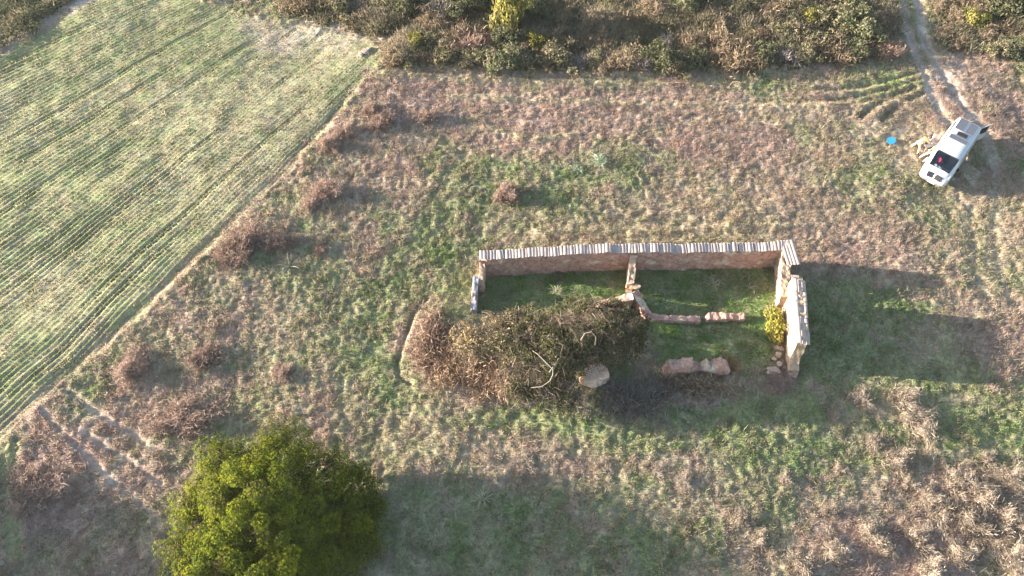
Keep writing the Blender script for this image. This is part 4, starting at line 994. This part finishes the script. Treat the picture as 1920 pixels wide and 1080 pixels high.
# wheels
for x in (-1.55, 1.62):
    for sgn in (-1, 1):
        bm = bmesh.new(); bmesh.ops.create_cone(bm, cap_ends=True, segments=28, radius1=.33, radius2=.33, depth=.22)
        bmesh.ops.bevel(bm, geom=[e for e in bm.edges if len(e.link_faces) == 2 and e.calc_face_angle(0) > 1], offset=.03, segments=2, affect='EDGES')
        bmesh.ops.rotate(bm, cent=(0, 0, 0), matrix=Matrix.Rotation(R_(90), 3, 'X'), verts=bm.verts)
        wh = empty('wheel', (x * K, sgn * .83, .33)); wh.parent = van
        from_bm('tyre', bm, M_RUB, wh, False)
        bm = bmesh.new(); bmesh.ops.create_cone(bm, cap_ends=True, segments=20, radius1=.2, radius2=.2, depth=.24)
        bmesh.ops.rotate(bm, cent=(0, 0, 0), matrix=Matrix.Rotation(R_(90), 3, 'X'), verts=bm.verts)
        from_bm('rim', bm, M_STEEL, wh)
        vbox('wheel_arch', (x * K, sgn * .88, .52), (.86, .05, .5), M_BLACK, bev=.02)
# roof fittings
def panel(x0, x1, y0, y1):
    c = ((x0 + x1) / 2 * K, (y0 + y1) / 2, 1.995); s = ((x1 - x0) * K, y1 - y0, .035)
    p = vbox('solar_panel', c, s, M_PANEL, bev=.008)
    bm = bmesh.new()
    for dx, dy, sx, sy in ((0, s[1] / 2, s[0] + .04, .025), (0, -s[1] / 2, s[0] + .04, .025), (s[0] / 2, 0, .025, s[1] - .02), (-s[0] / 2, 0, .025, s[1] - .02)):
        r = bmesh.ops.create_cube(bm, size=1)
        for v in r['verts']: v.co = Vector((v.co.x * sx + dx, v.co.y * sy + dy, v.co.z * .046))
    from_bm('panel_frame', bm, M_STEEL, p)
panel(-2.32, -1.25, .09, .64); panel(-2.36, -1.25, -.64, -.07)
panel(-.62, -.22, -.62, .62)
v_ = vbox('roof_vent', (-.93 * K, .02, 2.01), (.36, .62, .09), M_BLACK, bev=.03)
vbox('vent_base', (0, 0, -.03), (.44, .70, .03), M_GREYP, v_, .01)
# awning case along the right-hand roof edge
bm = bmesh.new(); tube(bm, [(-1.9 * K, -.86, 1.86), (-.6 * K, -.86, 1.86), (.5 * K, -.86, 1.86)], .07, .07, 10)
from_bm('awning', bm, M_AWN, van, True)
# rear doors: the left one stands open, the right one is shut
dh = Vector((-2.50 * K, .80, 0))
door = empty('rear_door', (dh.x, dh.y, 0), R_(62)); door.parent = van
bm = bmesh.new()
W_ = .86
for (x0, x1, z0, z1) in ((0, W_, .40, 1.08), (0, W_, 1.74, 1.84), (0, .09, 1.08, 1.74), (W_ - .09, W_, 1.08, 1.74)):
    r = bmesh.ops.create_cube(bm, size=1)
    for v in r['verts']: v.co = Vector(((v.co.x + .5) * 0 + (v.co.x) * .05, (x0 + x1) / 2 + v.co.y * (x1 - x0), (z0 + z1) / 2 + v.co.z * (z1 - z0)))
dpan = from_bm('door_panel', bm, M_WHITE, door)
vbox('door_window', (0, W_ / 2, 1.41), (.03, W_ - .18, .66), M_DGLASS, door, .004)
vbox('door_handle', (-.04, W_ - .1, .98), (.04, .12, .05), M_BLACK, door, .01)
sheet('rear_opening_shade', [[(-2.512 * K, y, z) for y in (.04, .4, .70)] for z in (.55, 1.1, 1.74)], M_BLACK, .006)  # black sheet on the closed body, painting the unlit interior behind the open door
sheet('rear_door', [[(-2.514 * K, y, z) for y in (-.72, -.4, -.02)] for z in (1.12, 1.4, 1.72)], M_DGLASS, .008)
# red jacket lying on the passenger seat
bm = bmesh.new(); bmesh.ops.create_icosphere(bm, subdivisions=3, radius=.24)
for v in bm.verts: v.co = Vector((v.co.x * .7, v.co.y * 1.0, v.co.z * 1.0)) * (1 + .18 * math.sin(v.co.x * 17 + v.co.y * 11) * math.cos(v.co.z * 13))
jk = from_bm('jacket', bm, mat_plain('red_cloth', (0.62, 0.03, 0.09), .9), None, True)
mw_ = Matrix.Translation(van_c) @ Matrix.Rotation(math.atan2(hd.y, hd.x), 4, 'Z')
jk.location = mw_ @ Vector((1.18 * K, -.30, 1.22)); tag(jk, 'bright red jacket bundled up behind the van windscreen', 'jacket')
for k, (x, y) in enumerate(((1.68, -.3), (1.74, .0))):
    o = vbox('paper_slip', (0, 0, 0), (.14, .24, .012), mat_plain('paper', (.8, .8, .8), .8), None, .002)
    o.location = mw_ @ Vector((x * K, y, 1.145)); o.rotation_euler.z = k * .5
    tag(o, 'white paper on the van dashboard, %s' % ('the one nearest the red jacket' if k == 0 else 'the one in the middle'), 'paper')

# ------------------------------------------------------------------ beside the van
def skin(name, verts, edges, rad, mat, parent, lev=2):
    me = bpy.data.meshes.new(name); me.from_pydata(verts, edges, []); me.update()
    o = link(name, me, mat, parent)
    sk = o.modifiers.new('skin', 'SKIN'); sk.use_smooth_shade = True
    if not me.skin_vertices: me.skin_vertices.new()
    for v, r in zip(me.skin_vertices[0].data, rad):
        v.radius = (r, r); v.use_root = False
    me.skin_vertices[0].data[0].use_root = True
    ss = o.modifiers.new('sub', 'SUBSURF'); ss.levels = lev; ss.render_levels = lev
    return o
M_SKIN = mat_plain('skin', (0.5, 0.31, 0.22), .6)
def person(loc, rz, J, label, shirt, trousers, shoes, hair):
    """J: joints in metres, x = the person's right, y = the way they face"""
    e = empty('person', loc, rz, label, 'person')
    V, E, Rr = [], [], []
    def add(p, r, par=None):
        V.append(p); Rr.append(r)
        if par is not None: E.append((par, len(V) - 1))
        return len(V) - 1
    pel = add(J['pelvis'], .13); ch = add(J['chest'], .135, pel)
    mid = None
    nk = add(J['neck'], .055, ch); h0 = add(J['head'], .085, nk); h1 = add(tuple(np.array(J['head']) + np.array(J['hup']) * .11), .078, h0)
    fwd = np.array(J['face'])
    add(tuple(np.array(J['head']) + fwd * .10 - np.array(J['hup']) * .0), .016, h0)      # nose
    for s, S_ in ((1, 'r'), (-1, 'l')):
        sh = add(J['sh' + S_], .062, ch); el = add(J['el' + S_], .045, sh); wr = add(J['wr' + S_], .032, el)
        dr = np.array(J['wr' + S_]) - np.array(J['el' + S_]); dr = dr / np.linalg.norm(dr)
        pal = add(tuple(np.array(J['wr' + S_]) + dr * .07), .035, wr)
        pe = np.cross(dr, (0.3, .2, 1.0)); pe /= np.linalg.norm(pe)
        for q, ln in ((-.03, .075), (-.01, .085), (.01, .08), (.03, .065)):
            f1 = add(tuple(np.array(V[pal]) + dr * .04 + pe * q), .010, pal); add(tuple(np.array(V[pal]) + dr * (.04 + ln * .9) + pe * q * 1.2 + np.array((0, 0, -.02))), .008, f1)
        t1 = add(tuple(np.array(V[wr]) + dr * .03 + pe * -.045), .011, wr); add(tuple(np.array(V[wr]) + dr * .08 + pe * -.065), .009, t1)
        hp = add(J['hip' + S_], .10, pel); kn = add(J['kn' + S_], .065, hp); an = add(J['an' + S_], .042, kn); add(J['to' + S_], .035, an)
    skin('body', V, E, Rr, M_SKIN, e, 1)
    c = [J['pelvis'], J['chest'], J['shr'], J['shl'], tuple(.7 * np.array(J['elr']) + .3 * np.array(J['shr'])), tuple(.7 * np.array(J['ell']) + .3 * np.array(J['shl']))]
    skin('shirt', c, [(0, 1), (1, 2), (1, 3), (2, 4), (3, 5)], [.12, .13, .07, .07, .055, .055], shirt, e)
    L = [J['pelvis'], J['hipr'], J['hipl'], J['knr'], J['knl'], tuple(.9 * np.array(J['anr']) + .1 * np.array(J['knr'])), tuple(.9 * np.array(J['anl']) + .1 * np.array(J['knl']))]
    skin('trousers', L, [(0, 1), (0, 2), (1, 3), (2, 4), (3, 5), (4, 6)], [.125, .10, .10, .075, .075, .055, .055], trousers, e)
    for S_ in 'rl': skin('shoe', [J['an' + S_], J['to' + S_]], [(0, 1)], [.06, .052], shoes, e)
    bm = bmesh.new(); bmesh.ops.create_uvsphere(bm, u_segments=14, v_segments=10, radius=.125)
    up = np.array(J['hup']); 
    for v in list(bm.verts):
        if Vector(v.co).dot(Vector(fwd)) > .07: v.co *= .75
    ho = from_bm('hair', bm, hair, e, True); ho.location = tuple(np.array(J['head']) + up * .075 - fwd * .035)
    return e
M_ORANGE = mat_plain('orange_cloth', (0.50, 0.27, 0.07), .9)
M_BEIGE = mat_plain('beige_cloth', (0.50, 0.38, 0.24), .9)
M_YEL = mat_plain('yellow_cloth', (0.74, 0.80, 0.08), .9)
M_PALE = mat_plain('pale_cloth', (0.60, 0.52, 0.49), .9)
M_SHOE = mat_plain('dark_shoe', (0.03, 0.028, 0.025), .8)
M_HAIR = mat_plain('dark_hair', (0.035, 0.022, 0.016), .7)
p0 = on(1714, 283)
# standing astride, bending towards the table
J1 = dict(pelvis=(0, 0, .86), chest=(0, .38, 1.10), neck=(0, .58, 1.14), head=(0, .70, 1.16), hup=(0, .6, .8), face=(0, .8, -.6),
          shr=(.19, .46, 1.1), shl=(-.19, .46, 1.1), elr=(.24, .60, .86), ell=(-.24, .62, .86), wrr=(.16, .78, .74), wrl=(-.16, .78, .74),
          hipr=(.12, 0, .82), hipl=(-.12, 0, .82), knr=(.26, .08, .45), knl=(-.26, .06, .45), anr=(.36, 0, .08), anl=(-.36, 0, .08), tor=(.39, .16, .04), tol=(-.39, .16, .04))
person(p0, R_(-75), J1, 'person in an orange top and beige trousers, legs astride, bending towards the camp table', M_ORANGE, M_BEIGE, M_SHOE, M_HAIR)
p1 = on(1744, 296)
J2 = dict(pelvis=(0, 0, .44), chest=(0, -.16, .82), neck=(0, -.18, 1.02), head=(0, -.16, 1.14), hup=(0, -.1, 1), face=(0, 1, -.1),
          shr=(.19, -.16, .92), shl=(-.19, -.16, .92), elr=(.27, 0, .68), ell=(-.27, 0, .68), wrr=(.2, .24, .6), wrl=(-.2, .24, .6),
          hipr=(.11, .02, .43), hipl=(-.11, .02, .43), knr=(.17, .46, .46), knl=(-.17, .46, .46), anr=(.22, .88, .10), anl=(-.2, .88, .10), tor=(.24, 1.0, .14), tol=(-.22, 1.0, .14))
RZ1 = R_(112)
person(p1, RZ1, J2, 'person in a yellow top and pale trousers, seated beside the van with legs stretched out', M_YEL, M_PALE, M_SHOE, M_HAIR)
# folding camp chair under the seated person, and an empty one
M_FRAME = mat_plain('pale_frame', (0.68, 0.62, 0.58), .4, .3)
def camp_chair(loc, rz, label, cloth):
    e = empty('camp_chair', loc, rz, label, 'chair')
    sheet('seat', [[(x, y, .40 - .05 * (1 - (x / .26) ** 2)) for x in np.linspace(-.26, .26, 5)] for y in np.linspace(-.2, .26, 4)], cloth, .012, e)
    sheet('backrest', [[(x, -.22 - .16 * q - .03 * (1 - (x / .26) ** 2), .44 + .46 * q) for x in np.linspace(-.26, .26, 5)] for q in np.linspace(0, 1, 4)], cloth, .012, e)
    for sx in (-.28, .28):
        bm = bmesh.new(); tube(bm, [(sx, .3, 0), (sx, 0, .22), (sx, -.24, .42), (sx, -.4, .92)], .016, .016, 8); from_bm('leg', bm, M_FRAME, e, True)
        bm = bmesh.new(); tube(bm, [(sx * 1.05, -.34, 0), (sx * 1.05, 0, .24), (sx * 1.05, .27, .42)], .016, .016, 8); from_bm('leg', bm, M_FRAME, e, True)
        bm = bmesh.new(); tube(bm, [(sx * 1.08, -.28, .62), (sx * 1.08, .05, .63), (sx * 1.08, .25, .60)], .022, .022, 8); from_bm('armrest', bm, M_FRAME, e, True)
    return e
camp_chair(p1, RZ1, 'folding camp chair with the person in yellow sitting in it', M_SEAT)
camp_chair(on(1749, 276), R_(160), 'empty folding camp chair with a dull pink seat, between camp table and van', mat_plain('pink_cloth', (0.27, 0.20, 0.19), .9))
tb = empty('camp_table', on(1736, 279), R_(20), 'small folding camp table cluttered with things beside the van', 'table')
vbox('table_top', (0, 0, .58), (.85, .6, .03), mat_plain('table_grey', (.42, .38, .38), .6), tb, .006)
for sx in (-.36, .36):
    for sy in (-.24, .24):
        bm = bmesh.new(); tube(bm, [(sx * 1.1, sy * 1.15, 0), (sx, sy, .3), (sx * .95, sy * .95, .57)], .014, .014, 6); from_bm('leg', bm, M_FRAME, tb, True)
tm = Matrix.Translation(tb.location) @ Matrix.Rotation(R_(20), 4, 'Z')
def thing_on(name, x, y, r, h, mat, label, cat):
    bm = bmesh.new(); tube(bm, [(0, 0, 0), (0, 0, h * .7), (0, 0, h)], r, r * .85, 12)
    o = from_bm(name, bm, mat, None, True); o.location = tm @ Vector((x, y, .597)); return tag(o, label, cat)
thing_on('cooking_pot', -.18, .1, .11, .12, M_BLACK, 'dark cooking pot on the camp table', 'pot')
thing_on('cup', .1, -.12, .045, .1, mat_plain('enamel', (.7, .68, .66), .4), 'white cup on the camp table', 'cup')
thing_on('bottle', .26, .12, .04, .26, M_SEAT, 'dark bottle standing on the camp table', 'bottle')
thing_on('bowl', .0, .16, .09, .06, mat_plain('bowl_red', (.4, .16, .13), .5), 'reddish bowl on the camp table', 'bowl')
# the blue disc
bm = bmesh.new(); bmesh.ops.create_cone(bm, cap_ends=True, segments=40, radius1=.29, radius2=.29, depth=.03)
bmesh.ops.bevel(bm, geom=[e for e in bm.edges if e.calc_face_angle(0) > 1], offset=.01, segments=2, affect='EDGES')
for v in bm.verts: v.co.z += .03 * math.sin(v.co.x * 4) + .02 * math.cos(v.co.y * 5)
bd = empty('landing_pad', on(1670, 266, .16), 0, 'bright blue round mat lying on the grass left of the van', 'mat')
bd.rotation_euler = (R_(6), R_(-4), 0)
from_bm('pad_surface', bm, mat_plain('blue_nylon', (0.012, 0.17, 0.34), .6), bd)
bm = bmesh.new(); tube(bm, [(0.295 * math.cos(t), 0.295 * math.sin(t), .03 * math.sin(0.295 * math.cos(t) * 4) + .02 * math.cos(0.295 * math.sin(t) * 5)) for t in np.linspace(0, 6.28, 33)], .014, .014, 6)
from_bm('rim', bm, mat_plain('blue_edge', (0.015, 0.22, 0.48), .6), bd, True)
print('verts', sum(len(o.data.vertices) for o in S.objects if o.type == 'MESH'))

# ------------------------------------------------------------------ thin evening haze
bm = bmesh.new(); bmesh.ops.create_cube(bm, size=1)
hz = from_bm('haze', bm, None); hz.scale = (420, 420, 56.0); hz.location = (0, 35, 28.0 - 6.0)
mh, nh, oh = new_mat('haze_air')
pv = nh.nodes.new('ShaderNodeVolumePrincipled'); pv.inputs['Density'].default_value = 0.00012
pv.inputs['Color'].default_value = (0.95, 0.93, 0.90, 1); pv.inputs['Anisotropy'].default_value = 0.2
nh.links.new(pv.outputs[0], oh.inputs['Volume'])
hz.data.materials.append(mh); tag(hz, kind='stuff')
